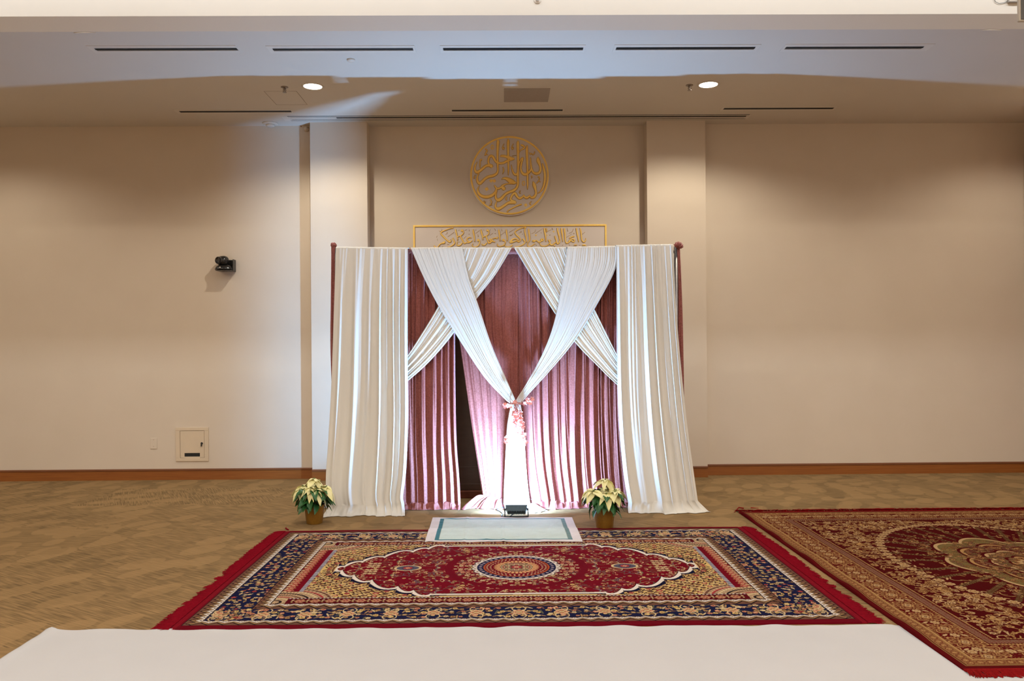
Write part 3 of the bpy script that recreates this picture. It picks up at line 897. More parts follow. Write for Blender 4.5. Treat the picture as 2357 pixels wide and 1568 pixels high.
def cloth(name, L, Rr, Y, n, seed, amp, mat_, nu=160, nv=120, top=0.3, grow=0.3, drift=0.35, over=0.25, hang=True,
          pool=0.0, pool_amp=0.012, fine=0.002, pool_dx=None, solid=0.003, kp=1.3, Yend=None, hump=None, vary=1.3, custom=None, flare=0.0, parent=None):
    t = np.linspace(0, 1, nv)
    A, B = poly_at(L, t, Y), poly_at(Rr, t, Y)
    u = np.linspace(0, 1, nu)[None, :, None]
    P = A[:, None] * (1 - u) + B[:, None] * u
    if Yend is not None: P[:, :, 1] += (Yend - Y) * t[:, None]
    ph, am = folds(nu, nv, n, seed, drift, top, grow, vary, custom)
    r = np.random.RandomState(seed + 99)
    wid = np.linalg.norm(B - A, axis=1)[:, None]
    a = amp * am
    P[:, :, 1] -= a * prof(ph, kp)
    # lateral overhang of the folds, along the local across direction
    ac = (B - A) / (np.linalg.norm(B - A, axis=1)[:, None] + 1e-9)
    sh = over * a * np.sin(2 * PI * ph)
    P += ac[:, None, :] * sh[:, :, None]
    # long soft secondary creases
    uu = np.linspace(0, 1, nu)[None, :]; tt = t[:, None]
    for k in range(7):
        f = n * (0.8 + 2.2 * r.rand()); p0 = r.rand() * 6; dr = (r.rand() - 0.5) * 2.5
        env = np.clip(np.sin(PI * (tt * (0.6 + 0.8 * r.rand()) + r.rand())), 0, 1)
        P[:, :, 1] += fine * np.sin(2 * PI * f * uu + p0 + dr * tt * 3) * env
    if flare:
        fr = 1 - flare / Y * np.clip((t - 0.45) / 0.55, 0, 1) ** 2.2
        P = np.array(ORG) + (P - np.array(ORG)) * fr[:, None, None]
    # the cloth turns over the bar and hangs down behind
    rows = []
    if hang:
        T0 = P[0]
        yk = YBAR + 0.022
        for aa in np.linspace(0, PI, 10)[1:]:
            q = T0.copy()
            mid = (T0[:, 1] + yk) / 2
            q[:, 1] = mid - (mid - T0[:, 1]) * math.cos(aa)
            q[:, 2] = T0[:, 2] + 0.014 * math.sin(aa)
            rows.append(q)
        for dz in (0.05, 0.10, 0.15):
            q = rows[8].copy(); q[:, 2] -= dz; rows.append(q)
        P = np.concatenate([np.stack(rows)[::-1], P])
    if pool > 0:
        base = P[-1]
        uu1 = np.linspace(0, 1, nu)
        nz = sum(np.sin(2 * PI * uu1 * f + r.rand() * 6) * g for f, g in ((1.3, .35), (3.1, .3), (5.7, .2), (9.3, .12), (15, .06)))
        F = pool * (0.85 + 0.55 * nz)
        z0 = base[:, 2]
        m = 26
        cre = sum(np.sin(2 * PI * uu1 * f + r.rand() * 6) * g for f, g in ((n * .45, .6), (n * .9, .3), (n * 2.1, .2)))
        ext = []
        kk = max(5, nu // n); ker = np.hanning(kk * 2 + 1); ker /= ker.sum()
        sm = np.convolve(np.pad(base[:, 1], kk, mode='edge'), ker, mode='valid')
        for k in range(1, m + 1):
            s = k / m
            q = base.copy()
            q[:, 1] = base[:, 1] + (sm - base[:, 1]) * s * 0.75 - F * (s ** 1.9) - 0.012 * cre * math.sin(PI * s)
            q[:, 2] = np.maximum(0.006, z0 * (1 - s) ** 1.5 + pool_amp * (1 + 0.9 * cre) * np.sin(PI * min(1, s * 1.0)) ** 0.8 * 1.2 + pool_amp * 0.5 * np.sin(PI * 2.3 * s + 5 * uu1 * n) * (1 - s))
            if pool_dx is not None: q[:, 0] += pool_dx(uu1) * s
            ext.append(q)
        last = ext[-1].copy(); last[:, 1] += 0.012; last[:, 2] = 0.002; ext.append(last)
        P = np.concatenate([P, np.stack(ext)])
    P[:, :, 2] = np.maximum(P[:, :, 2], 0.002)
    return grid_mesh(name, P, mat_, parent, solid=solid)


YB = 7.43
YBAR = 7.535
zt = at_y(1165, 574, YB).z
st = empty('backdrop_stand', (0.0, YB, 0.0), 'slim metal pipe frame carrying the ivory and pink curtains', 'backdrop stand')
xl, xr = at_y(770, 700, YB).x, at_y(1562.5, 700, YB).x
for x in (xl, xr):
    bm = bmesh.new(); lathe(bm, [(0.02, 0.006), (0.02, zt + 0.03)], 24, Matrix.Translation((x, YBAR, 0))); bm_obj('upright', bm, M_pole, st, True)
    bm = bmesh.new(); box(bm, x - 0.2, x + 0.2, YBAR - 0.03, YBAR + 0.35, 0.0, 0.006, 0.002); bm_obj('base_plate', bm, M_pole, st)
xm = at_y(1180, 600, YB).x
for (x0, x1) in ((xl, xm), (xm, xr)):
    bm = bmesh.new(); tube(bm, [(x0, YBAR, zt - 0.02), (x1, YBAR, zt - 0.02)], 0.013, 16); bm_obj('crossbar', bm, M_pole, st, True)

# ------------------------------------------------------------------ velvet
vg = 'pink velvet curtains'
VY = YB + 0.072
o = cloth('velvet_curtain', [(785, 581), (785, 800), (785, 1000), (785, 1155)], [(1047, 581), (1047, 800), (1050, 1000), (1057, 1100), (1060, 1157)],
          VY - 0.03, 17, 11, 0.050, M_velvet, 340, 170, top=0.45, grow=0.15, over=0.35, flare=0.05, pool=0.05, pool_amp=0.014, fine=0.004, hang=False, kp=1.1)
tag(o, 'dusty pink crushed velvet curtain hanging left of the dark gap', 'curtain', vg)
o = cloth('velvet_curtain', [(1046, 581), (1050, 740), (1060, 800), (1083, 960), (1100, 1070), (1111, 1142)], [(1199, 581), (1199, 800), (1194, 950), (1184, 1060), (1178, 1150)],
          VY + 0.028, 7, 27, 0.036, M_velvet, 200, 170, top=0.45, grow=0.15, over=0.30, flare=0.06, pool=0.09, pool_amp=0.022, pool_dx=lambda u: -0.20 * (1 - u) ** 1.5, fine=0.004, hang=False, kp=1.1)
tag(o, 'dusty pink crushed velvet curtain hanging between the dark gap and the ivory tail', 'curtain', vg)
o = cloth('velvet_curtain', [(1194, 581), (1197, 900), (1203, 1050), (1218, 1150)], [(1548, 581), (1550, 900), (1556, 1050), (1562, 1166)],
          VY, 20, 5, 0.055, M_velvet, 420, 170, top=0.45, grow=0.15, over=0.35, flare=0.06, pool=0.07, pool_amp=0.014, fine=0.004, hang=False, kp=1.1)
tag(o, 'dusty pink crushed velvet curtain hanging right of the ivory tail', 'curtain', vg)
# ruffled rod pocket of the velvet, one band over the bar
Pr = []
N = 420
x0, x1 = at_y(785, 580, VY).x, at_y(1548, 580, VY).x
z00, z11 = at_y(785, 578.5, VY).z, at_y(1548, 573.5, VY).z
uu = np.linspace(0, 1, N)
rr = np.random.RandomState(4)
wob = sum(np.sin(2 * PI * uu * f + rr.rand() * 6) * g for f, g in ((23, .5), (41, .4), (77, .3)))
for k in range(15):
    a = -PI / 2 + PI * 1.0 * k / 14
    ry, rz = 0.022, 0.028
    Pr.append(np.stack([x0 + (x1 - x0) * uu, VY - 0.02 - ry * math.cos(a) * (1 + .14 * wob), z00 + (z11 - z00) * uu - 0.012 + rz * math.sin(a) * (1 + .05 * wob)], -1))
tag(grid_mesh('velvet_rod_pocket', np.stack(Pr), M_velvet, None, solid=0.003), 'gathered pink velvet rod pocket showing just under the curtain top', 'curtain pocket')

# velvet sleeves round the two uprights
def sleeve(name, cen, rad, label, seed, knot):
    """cen: (px,py) centre line, rad px half widths"""
    r = np.random.RandomState(seed)
    Cn = crom([(c[0], c[1], w_) for c, w_ in zip(cen, rad)], 14)
    rows = []
    nu = 72
    th = np.linspace(0, 2 * PI, nu)
    for i, (px, py, hw) in enumerate(Cn):
        c = at_y(px, py, YBAR)
        R_ = hw * YB / FPX
        rip = 1 + 0.13 * np.sin(th * 7 + 1.2 * math.sin(i * 0.06)) + 0.07 * np.sin(th * 12 + i * 0.03 + 2)
        rows.append(np.stack([c.x + R_ * np.cos(th) * rip, c.y - R_ * 1.1 * np.sin(th) * rip, np.full(nu, max(c.z, 0.004)) + 0.004 * np.sin(th * 3 + i)], -1))
    c = at_y(Cn[0][0], Cn[0][1], YBAR)
    top = rows[0].copy(); top[:, 0] = c.x; top[:, 1] = c.y; top[:, 2] = rows[0][:, 2].max() + 0.004
    mid = (rows[0] + top) / 2; mid[:, 2] += 0.006
    rows = [top, mid] + rows
    o = grid_mesh(name, np.stack(rows), M_velvet, None)
    tag(o, label, 'curtain sleeve', 'velvet sleeves round the end poles')
    if knot:
        for k in range(9):
            bm = bmesh.new()
            c = at_y(1560, 572, YBAR - 0.02)
            a = -0.9 + 0.28 * k
            tip = c + Vector((math.sin(a) * 0.05, -0.02 - 0.01 * (k % 2), math.cos(a) * 0.062))
            tube(bm, [c, (c + tip) / 2 + Vector((0, -0.012, 0)), tip], [0.006, 0.013, 0.005], 10)
            bm_obj('gathered_tuft', bm, M_velvet, o, True)
    return o


sleeve('velvet_sleeve', [(767.5, 561), (768, 566), (768, 580), (767.5, 700), (769, 800), (775, 950), (780, 1168)], [5.5, 6.5, 5.2, 5.5, 7, 9, 14],
       'pink velvet sleeve round the left end pole, knobbed at its top', 3, False)
sleeve('velvet_sleeve', [(1559, 560), (1559, 567), (1560, 580), (1564, 700), (1564, 830), (1566, 1000), (1570, 1166)], [5, 4.5, 5, 6, 8, 9, 14],
       'pink velvet sleeve round the right end pole with a ruffled tuft on top', 8, True)

# ------------------------------------------------------------------ ivory swags, back ones first
sg = 'ivory crossed swags'
o = cloth('ivory_swag', [(1058, 572), (1040, 640), (1011, 701), (975, 762), (938, 818), (905, 856)], [(1177, 572), (1140, 633), (1095, 691), (1045, 766), (992, 829), (938, 878), (900, 905)],
          YB - 0.022, 12, 31, 0.011, M_white, 150, 200, top=0.8, grow=0.1, over=0.5, fine=0.0015, vary=2.2, Yend=YB - 0.03, kp=1.0)
tag(o, 'ivory swag running from the top centre down left, behind the left front swag', 'curtain', sg)
o = cloth('ivory_swag', [(1184, 571), (1223, 636), (1277, 721), (1322, 786), (1375, 842), (1422, 887), (1462, 915)], [(1304, 571), (1330, 640), (1367, 710), (1394, 765), (1421, 818), (1452, 862)],
          YB - 0.022, 12, 47, 0.011, M_white, 150, 200, top=0.8, grow=0.1, over=0.5, fine=0.0015, vary=2.2, Yend=YB - 0.03, kp=1.0)
tag(o, 'ivory swag running from the top centre down right, behind the right front swag', 'curtain', sg)
o = cloth('ivory_swag', [(946, 572), (972, 632), (1005, 697), (1045, 763), (1110, 862), (1158, 915), (1177, 931)], [(1064, 571), (1079, 640), (1100, 700), (1131, 793), (1164, 870), (1184, 915), (1190, 930)],
          YB - 0.058, 12, 63, 0.010, M_white, 150, 200, top=0.7, grow=0.1, over=0.4, fine=0.0015, vary=2.2, Yend=YB - 0.05, kp=1.2, hang=True)
tag(o, 'ivory front swag running from the upper left down to the flower tie', 'curtain', sg)
o = cloth('ivory_swag', [(1306, 570), (1296, 640), (1276, 740), (1250, 812), (1215, 878), (1190, 918), (1184, 931)], [(1421, 568), (1417, 618), (1375, 700), (1322, 786), (1260, 860), (1216, 908), (1199, 930)],
          YB - 0.058, 12, 74, 0.010, M_white, 150, 200, top=0.7, grow=0.1, over=0.4, fine=0.0015, vary=2.2, Yend=YB - 0.05, kp=1.2)
tag(o, 'ivory front swag running from the upper right down to the flower tie', 'curtain', sg)
# tail below the tie
o = cloth('ivory_tail', [(1178, 930), (1173, 944), (1167, 985), (1163, 1060), (1160, 1130), (1159, 1160)], [(1198, 930), (1201, 950), (1206, 1000), (1210, 1060), (1215, 1120), (1220, 1158)],
          YB - 0.055, 5, 81, 0.020, M_white, 90, 120, top=0.6, grow=0.1, over=0.3, fine=0.002, Yend=YB - 0.09, hang=False, pool=0.14, pool_amp=0.016,
          pool_dx=lambda u: 0.14 * u ** 2 + 0.02)
tag(o, 'ivory curtain tail falling from the flower tie to the floodlight', 'curtain')
# side curtains
cg = 'ivory side curtains'
o = cloth('ivory_curtain', [(773, 570), (769, 700), (763, 880), (756, 1010), (750, 1110), (757, 1164)], [(938.5, 572), (938.5, 800), (939.5, 960), (935, 1080), (928, 1140), (930, 1158)],
          YB - 0.085, 8, 17, 0.042, M_white, 260, 170, top=0.22, grow=0.28, over=0.35, fine=0.002, hang=True, flare=0.13, pool=0.10, pool_amp=0.006,
          pool_dx=lambda u: -0.045 * (1 - u) ** 2 + 0.02 * u, kp=1.7, custom=([0,.2,.417,.562,.67,.75,.84,.925,1],[0,.19,.394,.585,.70,.80,.87,.936,1],[.55,.9,.45,.9,.6,.8,.5,.7]))
tag(o, 'full length ivory curtain left of the pink velvet, pooling beside the left poinsettia', 'curtain', cg)
o = cloth('ivory_curtain', [(1419, 566), (1420, 800), (1424, 960), (1434, 1080), (1446, 1158)], [(1549, 564), (1557, 720), (1569, 860), (1582, 980), (1597, 1090), (1606, 1152)],
          YB - 0.085, 7, 52, 0.042, M_white, 260, 170, top=0.22, grow=0.28, over=0.35, fine=0.002, hang=True, flare=0.13, pool=0.10, pool_amp=0.006,
          pool_dx=lambda u: 0.11 * u ** 3 - 0.01, kp=1.7, custom=([0,.10,.434,.55,.705,.82,.907,1],[0,.10,.40,.555,.70,.815,.895,1],[.55,.35,.9,.9,.6,.7,.6]))
tag(o, 'full length ivory curtain right of the pink velvet, pooling beside the right poinsettia', 'curtain', cg)

# dark panel standing behind the gap in the velvet
p0, p1 = at_y(1043, 1150, 7.95), at_y(1175, 1150, 7.95)
e = empty('dark_wooden_panel', ((p0.x + p1.x) / 2, 7.97, 0), 'dark brown wooden panel seen through the gap in the pink velvet', 'wooden panel')
bm = bmesh.new(); box(bm, p0.x, p1.x + 0.25, 7.955, 8.0, 0.075, 2.1, 0.004); bm_obj('board', bm, M_dboard, e)
bm = bmesh.new()
for z in (0.13, 0.30): box(bm, p0.x + 0.002, p1.x + 0.248, 7.950, 7.96, z, z + 0.012, 0.002)
bm_obj('moulding', bm, M_dboard, e)
bm = bmesh.new(); box(bm, p0.x - 0.02, p1.x + 0.27, 7.93, 8.03, 0, 0.075, 0.006); bm_obj('plinth', bm, M_dbase, e)

# ------------------------------------------------------------------ tie of pink blossom
YT = YB - 0.10
tp = at_y(1188, 930, YT)
e = empty('blossom_garland', tp, 'pink artificial blossom garland tying the ivory swags together', 'flower garland')
rnd = random.Random(7)
bm = bmesh.new()
ring = []
for k in range(25):
    a = 2 * PI * k / 24
    ring.append(tp + Vector((0.052 * math.cos(a), 0.038 * math.sin(a) + 0.035, 0.006 * math.sin(3 * a))))
tube(bm, ring, 0.005, 8)
tube(bm, [q + Vector((0, 0, 0.010 + 0.004 * math.sin(i))) for i, q in enumerate(ring)], 0.004, 8)
bm_obj('tie_cord', bm, M_blstem, e, True)
bm = bmesh.new()
tips = []
def strand(pts):
    W = [at_y(x, y, YT - 0.012 - rnd.random() * 0.03) for x, y in pts]
    tube(bm, W, 0.0022, 5)
    return W
paths = []
for k in range(12):
    x0 = 1183 + rnd.random() * 12
    x1 = 1181 + rnd.random() * 24 if k < 7 else 1200 + rnd.random() * 10
    y1 = 960 + rnd.random() * 40 if k < 7 else 1000 + rnd.random() * 32
    paths.append(strand([(x0, 928), ((x0 * .6 + x1 * .4), 945), ((x0 * .3 + x1 * .7) + rnd.uniform(-3, 3), (945 + y1) / 2), (x1, y1)]))
paths.append(strand([(1184, 929), (1174, 933), (1163, 934)]))
paths.append(strand([(1192, 930), (1206, 926), (1222, 921)]))
paths.append(strand([(1186, 932), (1176, 960), (1169, 1000), (1164, 1019)]))
bm_obj('stems', bm, M_blstem, e)


def flower_mesh(seed):
    r = random.Random(seed)
    bm = bmesh.new()
    for k in range(5):
        a = 2 * PI * k / 5 + r.uniform(-.15, .15)
        M = Matrix.Rotation(a, 4, 'Z')
        Lp, Wp, lift = 0.017, 0.0065, r.uniform(0.15, 0.7)
        c = bm.verts.new(M @ Vector((0.001, 0, 0)))
        pr = None
        cols = []
        for t, wv in ((0.35, 0.6), (0.7, 1.0), (0.92, 0.7)):
            cols.append([bm.verts.new(M @ Vector((Lp * t, s * Wp * wv, Lp * t * lift + abs(s) * 0.0015))) for s in (-1, 0, 1)])
        tip = bm.verts.new(M @ Vector((Lp, 0, Lp * lift)))
        bm.faces.new((c, cols[0][0], cols[0][1])); bm.faces.new((c, cols[0][1], cols[0][2]))
        for a_, b_ in zip(cols[:-1], cols[1:]):
            for j in (0, 1): bm.faces.new((a_[j], b_[j], b_[j + 1], a_[j + 1]))
        bm.faces.new((cols[2][0], tip, cols[2][1])); bm.faces.new((cols[2][1], tip, cols[2][2]))
    me = bpy.data.meshes.new('blossom')
    bm.to_mesh(me); bm.free()
    me.materials.append(M_blossom)
    return me


fm = [flower_mesh(k) for k in range(4)]
def blossom(co, s):
    f = bpy.data.objects.new('blossom', fm[rnd.randrange(4)])
    C.objects.link(f)
    f.parent = e
    f.location = Vector(co) - Vector(e.location)
    f.rotation_euler = (PI / 2 + rnd.uniform(-.9, .9), rnd.uniform(-3, 3), rnd.uniform(-.9, .9))
    f.scale = (s, s, s)
cnt = 0
for i, W in enumerate(paths):
    m = 7 if i < 12 else 3
    for k in range(m):
        t = 0.35 + 0.65 * (k + rnd.random() * .6) / m if i < 12 else 0.6 + 0.4 * k / m
        t = min(t, 0.999) * (len(W) - 1)
        a, b = W[int(t)], W[int(t) + 1]
        q = a.lerp(b, t - int(t)) + Vector((rnd.uniform(-.014, .014), rnd.uniform(-.025, 0), rnd.uniform(-.01, .01)))
        if q.z > tp.z - 0.05 and 2 < i < 12: continue
        blossom(q, rnd.uniform(0.9, 1.4)); cnt += 1
for px, py in ((1163, 932), (1165, 936), (1160, 934), (1170, 934), (1214, 921), (1220, 928), (1224, 919), (1203, 930), (1186, 926), (1163, 1019)):
    blossom(at_y(px, py, YT - 0.02), 1.3)

# ------------------------------------------------------------------ floodlight
e = empty('floodlight', (FLP.x, FLP.y, 0), 'small dark floodlight on the floor shining at the curtains', 'floodlight')
M = Matrix.Translation((FLP.x, FLP.y + 0.03, 0.058)) @ Matrix.Rotation(math.radians(48) - PI / 2 * 0, 4, 'X')
bm = bmesh.new()
# housing tapers towards its back; the light face looks up at the curtains
Mh = Matrix.Translation((FLP.x, FLP.y + 0.042, 0.060)) @ Matrix.Rotation(-math.radians(42), 4, 'X')
def frus(bm, w0, h0, w1, h1, d0, d1, M):
    v = [bm.verts.new(M @ Vector(c)) for c in ((-w0, -h0, d0), (w0, -h0, d0), (w0, h0, d0), (-w0, h0, d0), (-w1, -h1, d1), (w1, -h1, d1), (w1, h1, d1), (-w1, h1, d1))]
    for f in ((0, 1, 2, 3), (7, 6, 5, 4), (0, 4, 5, 1), (1, 5, 6, 2), (2, 6, 7, 3), (3, 7, 4, 0)): bm.faces.new([v[i] for i in f])
frus(bm, 0.080, 0.028, 0.094, 0.048, -0.030, 0.012, Mh)
for k in range(7): box(bm, -0.066 + k * 0.022 - 0.002, -0.066 + k * 0.022 + 0.002, -0.026, 0.026, -0.036, -0.028, 0, Mh)
bm_obj('housing', bm, M_flood, e)
bm = bmesh.new(); box(bm, -0.097, 0.097, -0.050, 0.050, 0.012, 0.020, 0.003, Mh); bm_obj('bezel', bm, M_flood, e)
bm = bmesh.new(); box(bm, -0.086, 0.086, -0.039, 0.039, 0.0195, 0.0225, 0, Mh); bm_obj('lens', bm, M_flens, e)
bm = bmesh.new()
tube(bm, [(FLP.x - 0.103, FLP.y + 0.042, 0.062), (FLP.x - 0.103, FLP.y + 0.01, 0.008), (FLP.x - 0.09, FLP.y - 0.004, 0.006), (FLP.x + 0.09, FLP.y - 0.004, 0.006), (FLP.x + 0.103, FLP.y + 0.01, 0.008), (FLP.x + 0.103, FLP.y + 0.042, 0.062)], 0.006, 10)
box(bm, FLP.x - 0.09, FLP.x + 0.105, FLP.y - 0.012, FLP.y + 0.004, 0.0, 0.008)
bm_obj('bracket', bm, M_cable, e)
for s in (-1, 1):
    bm = bmesh.new(); lathe(bm, [(0.011, 0.094), (0.011, 0.109)], 14, Matrix.Translation((FLP.x, FLP.y + 0.042, 0.062)) @ Matrix.Rotation(s * PI / 2, 4, 'Y'))
    bm_obj('knob', bm, M_cable, e)
bm = bmesh.new()
cp = [at_z(1188, 1187, .02) + Vector((0, .05, .02)), at_z(1170, 1191, 0.005), at_z(1160, 1190, .005), at_z(1154, 1187.5, .005), at_z(1157, 1183, .005), at_z(1152, 1178, .006), at_z(1144, 1174, .006), at_z(1150, 1170, .012), at_z(1163, 1167, .02)]
tube(bm, [Vector(v) for v in crom([list(q) for q in cp], 6)], 0.0045, 8)
bm_obj('cable', bm, M_cable, e, True)

# ------------------------------------------------------------------ poinsettias
def leaf_mesh(name, L, W, teeth, fold, droop, m, seed):
    r = np.random.RandomState(seed)
    nu, nv = 9, 15
    t = np.linspace(0, 1, nv)
    wd = W * np.sin(PI * np.clip(t ** 0.75, 0, 1)) ** 0.8 * (1 - 0.25 * t)
    if teeth:
        wd = wd * (1 + 0.22 * np.abs(np.sin(t * PI * 3.5)))
    wd[-1] = 0.0006; wd[0] = 0.002
    P = np.zeros((nv, nu, 3))
    for i in range(nv):
        for j in range(nu):
            s = j / (nu - 1) * 2 - 1
            P[i, j] = (t[i] * L, s * wd[i], fold * abs(s) * wd[i] - droop * L * t[i] ** 2 + 0.06 * L * math.sin(t[i] * 7 + s * 2) * 0.4 * abs(s))
    o = grid_mesh(name, P, m)
    me = o.data
    bpy.data.objects.remove(o)
    return me


bract_me = [leaf_mesh('bract', 0.125, 0.036, k % 2, 0.25, 0.45 + 0.12 * k, M_bract, k) for k in range(3)]
leaf_me = [leaf_mesh('leaf', 0.115, 0.034, 1, 0.3, 0.35 + 0.15 * k, M_green, k + 5) for k in range(3)]


def poinsettia(base, label, seed, scale, lean):
    r = random.Random(seed)
    e = empty('potted_poinsettia', base, label, 'potted plant', 'potted poinsettias either side of the curtains')
    T = Matrix.Translation(base)
    s = scale
    bm = bmesh.new()
    lathe(bm, [(0.001, 0), (0.064 * s, 0), (0.068 * s, 0.006), (0.086 * s, 0.155 * s), (0.088 * s, 0.163 * s), (0.084 * s, 0.163 * s), (0.080 * s, 0.14 * s)], 48, T, cap=False)
    bm_obj('pot', bm, M_pot, e, True)
    bm = bmesh.new(); lathe(bm, [(0.001, 0.14 * s), (0.0795 * s, 0.139 * s)], 32, T, cap=False); bm_obj('soil', bm, M_soil, e)
    bm = bmesh.new()
    heads = []
    for k in range(8):
        a = 2 * PI * k / 7.0 + r.uniform(-.3, .3)
        rad = (0.105 + r.uniform(-.02, .02)) * s if k < 7 else 0.01
        hx, hy, hz = rad * math.cos(a) + lean * .02, rad * math.sin(a), (0.345 - 0.045 * (rad > .05) + r.uniform(-.018, .02)) * s
        if k == 7: hz = 0.375 * s
        heads.append(Vector((hx, hy, hz)))
        b0 = Vector((0.03 * math.cos(a), 0.03 * math.sin(a), 0.135 * s))
        tube(bm, [base + b0, base + (b0 + heads[-1]) / 2 + Vector((0.02 * math.cos(a), 0.02 * math.sin(a), 0)), base + heads[-1]], 0.004, 8)
    bm_obj('stems', bm, M_stem, e, True)

    def put(me, nm, co, az, pitch, roll, sc):
        f = bpy.data.objects.new(nm, me)
        C.objects.link(f)
        f.parent = e
        f.matrix_local = Matrix.Translation(co) @ Matrix.Rotation(az, 4, 'Z') @ Matrix.Rotation(pitch, 4, 'Y') @ Matrix.Rotation(roll, 4, 'X') @ Matrix.Scale(sc, 4)
    for h in heads:
        n = 6
        out = math.atan2(h.y, h.x)
        a0 = r.uniform(0, 6)
        for k in range(n):
            az = a0 + 2 * PI * k / n + r.uniform(-.25, .25)
            dn = 0.5 + 0.5 * math.cos(az - out)
            put(bract_me[r.randrange(3)], 'bract', h, az, 0.05 + 0.35 * dn + r.uniform(-.2, .25), r.uniform(-.4, .4), s * r.uniform(.72, 1.05))
        for k in range(3):
            put(bract_me[0], 'bract', h + Vector((0, 0, .006)), r.uniform(0, 6.3), -0.25 + r.uniform(-.2, .2), r.uniform(-.3, .3), s * r.uniform(.4, .55))
    for k in range(46):
        az = 2 * PI * k / 46 * 5 + r.uniform(-.2, .2)
        z = (0.165 + 0.135 * r.random()) * s
        rad = (0.045 + 0.05 * r.random()) * s
        put(leaf_me[r.randrange(3)], 'leaf', Vector((rad * math.cos(az) + lean * .01, rad * math.sin(az), z)), az, 0.15 + (0.30 * s - z) * 2.4 + r.uniform(-.25, .3), r.uniform(-.5, .5), s * r.uniform(.75, 1.1))
    for h in heads:
        bm = bmesh.new()
        for k in range(5):
            a = r.uniform(0, 6.3); q = base + h + Vector((0.008 * math.cos(a), 0.008 * math.sin(a), 0.006))
            lathe(bm, [(0.0005, 0), (0.004, 0.002), (0.004, 0.007), (0.0005, 0.009)], 8, Matrix.Translation(q), cap=False)
        bm_obj('bud_cluster', bm, M_stem, e, True)
    return e


poinsettia(at_z(724, 1204.5, 0), 'cream poinsettia in a bronze foil pot, left of the curtains', 12, 1.0, -0.5)
poinsettia(at_z(1391.5, 1215, 0), 'cream poinsettia in a bronze foil pot, right of the prayer mat', 31, 1.04, 0.0)


# ------------------------------------------------------------------ rugs: a small painter for woven patterns
class Canvas:
    def __init__(s, W, H, nx, ny, base):
        s.x = np.linspace(0, W, nx); s.y = np.linspace(0, H, ny)
        s.X, s.Y = np.meshgrid(s.x, s.y)
        s.C = np.empty((ny, nx, 3), np.float32); s.C[:] = base

    def win(s, cx, cy, r):
        i0, i1 = np.searchsorted(s.x, (cx - r, cx + r)); j0, j1 = np.searchsorted(s.y, (cy - r, cy + r))
        return slice(j0, j1), slice(i0, i1)

    def disc(s, cx, cy, r, col, ry=None):
        w_ = s.win(cx, cy, max(r, ry or r))
        m = ((s.X[w_] - cx) / r) ** 2 + ((s.Y[w_] - cy) / (ry or r)) ** 2 < 1
        s.C[w_][m] = col

    def flower(s, cx, cy, r, col, edge, core, n=5, rot=0.0):
        w_ = s.win(cx, cy, r * 1.35)
        dx, dy = s.X[w_] - cx, s.Y[w_] - cy
        d = np.hypot(dx, dy); a = np.arctan2(dy, dx) + rot
        R = r * (0.68 + 0.32 * np.abs(np.cos(a * n / 2)))
        s.C[w_][d < R * 1.22] = edge
        s.C[w_][d < R] = col
        s.C[w_][d < R * 0.45] = core
        s.C[w_][d < R * 0.2] = col

    def leaf(s, cx, cy, L, W, ang, col, edge=None):
        w_ = s.win(cx, cy, L * 1.2)
        dx, dy = s.X[w_] - cx, s.Y[w_] - cy
        p = dx * math.cos(ang) + dy * math.sin(ang); q = -dx * math.sin(ang) + dy * math.cos(ang)
        f = (p / L) ** 2 + (q / W) ** 2
        if edge is not None: s.C[w_][f < 1.5] = edge
        s.C[w_][f < 1] = col

    def line(s, pts, wd, col):
        P = np.array(pts)
        for a, b in zip(P[:-1], P[1:]):
            n = max(2, int(np.hypot(*(b - a)) / (wd * .8)))
            for t in np.linspace(0, 1, n): s.disc(*(a + (b - a) * t), wd, col)

    def vine(s, cx, cy, L, ang, curl, wd, col):
        pts = []
        x, y, a = cx, cy, ang
        n = 14
        for k in range(n):
            pts.append((x, y)); a += curl / n * (0.5 + k / n); x += L / n * math.cos(a); y += L / n * math.sin(a)
        s.line(pts, wd, col)


def c(*v): return np.array(v, np.float32)


CREAM, TAN, PINK, GOLDC = c(.55, .41, .22), c(.34, .20, .085), c(.52, .21, .12), c(.58, .39, .14)
WHT, NAVY, DRK, RED, DRED = c(.60, .52, .45), c(.009, .010, .040), c(.014, .008, .010), c(.145, .003, .010), c(.085, .003, .007)
BRN, GRN, ROSE = c(.15, .065, .040), c(.10, .095, .06), c(.34, .045, .045)


def border_param(dx, dy, bx, by):
    k = np.arange(len(bx))
    return np.minimum(np.interp(dx, bx, k), np.interp(dy, by, k))


def zigzag(cv, d, s, d0, d1, period, mask):
    """white leaf zigzag on brown between depths d0..d1; s runs along the border"""
    f = (d - d0) / (d1 - d0)
    m = mask & (f >= 0) & (f < 1)
    cv.C[m] = BRN
    ph = (s / period) % 1.0
    tri = np.abs(ph * 2 - 1)
    fold = np.abs(f - (0.62 + 0.34 * tri))
    cv.C[m & (np.abs(f - (0.15 + 0.45 * tri)) < 0.09)] = DRK
    cv.C[m & (np.abs(f - (0.30 + 0.45 * tri)) < 0.07)] = TAN
    cv.C[m & (fold < 0.15)] = DRK
    cv.C[m & (fold < 0.10)] = WHT
    cv.C[m & (np.hypot((ph - 0.5) * period / (d1 - d0), f - 0.80) < 0.13)] = WHT
    cv.C[m & (np.hypot((ph - 0.5) * period / (d1 - d0), f - 0.80) < 0.06)] = DRK
    cv.C[m & ((f < 0.05) | (f > 0.95))] = DRK


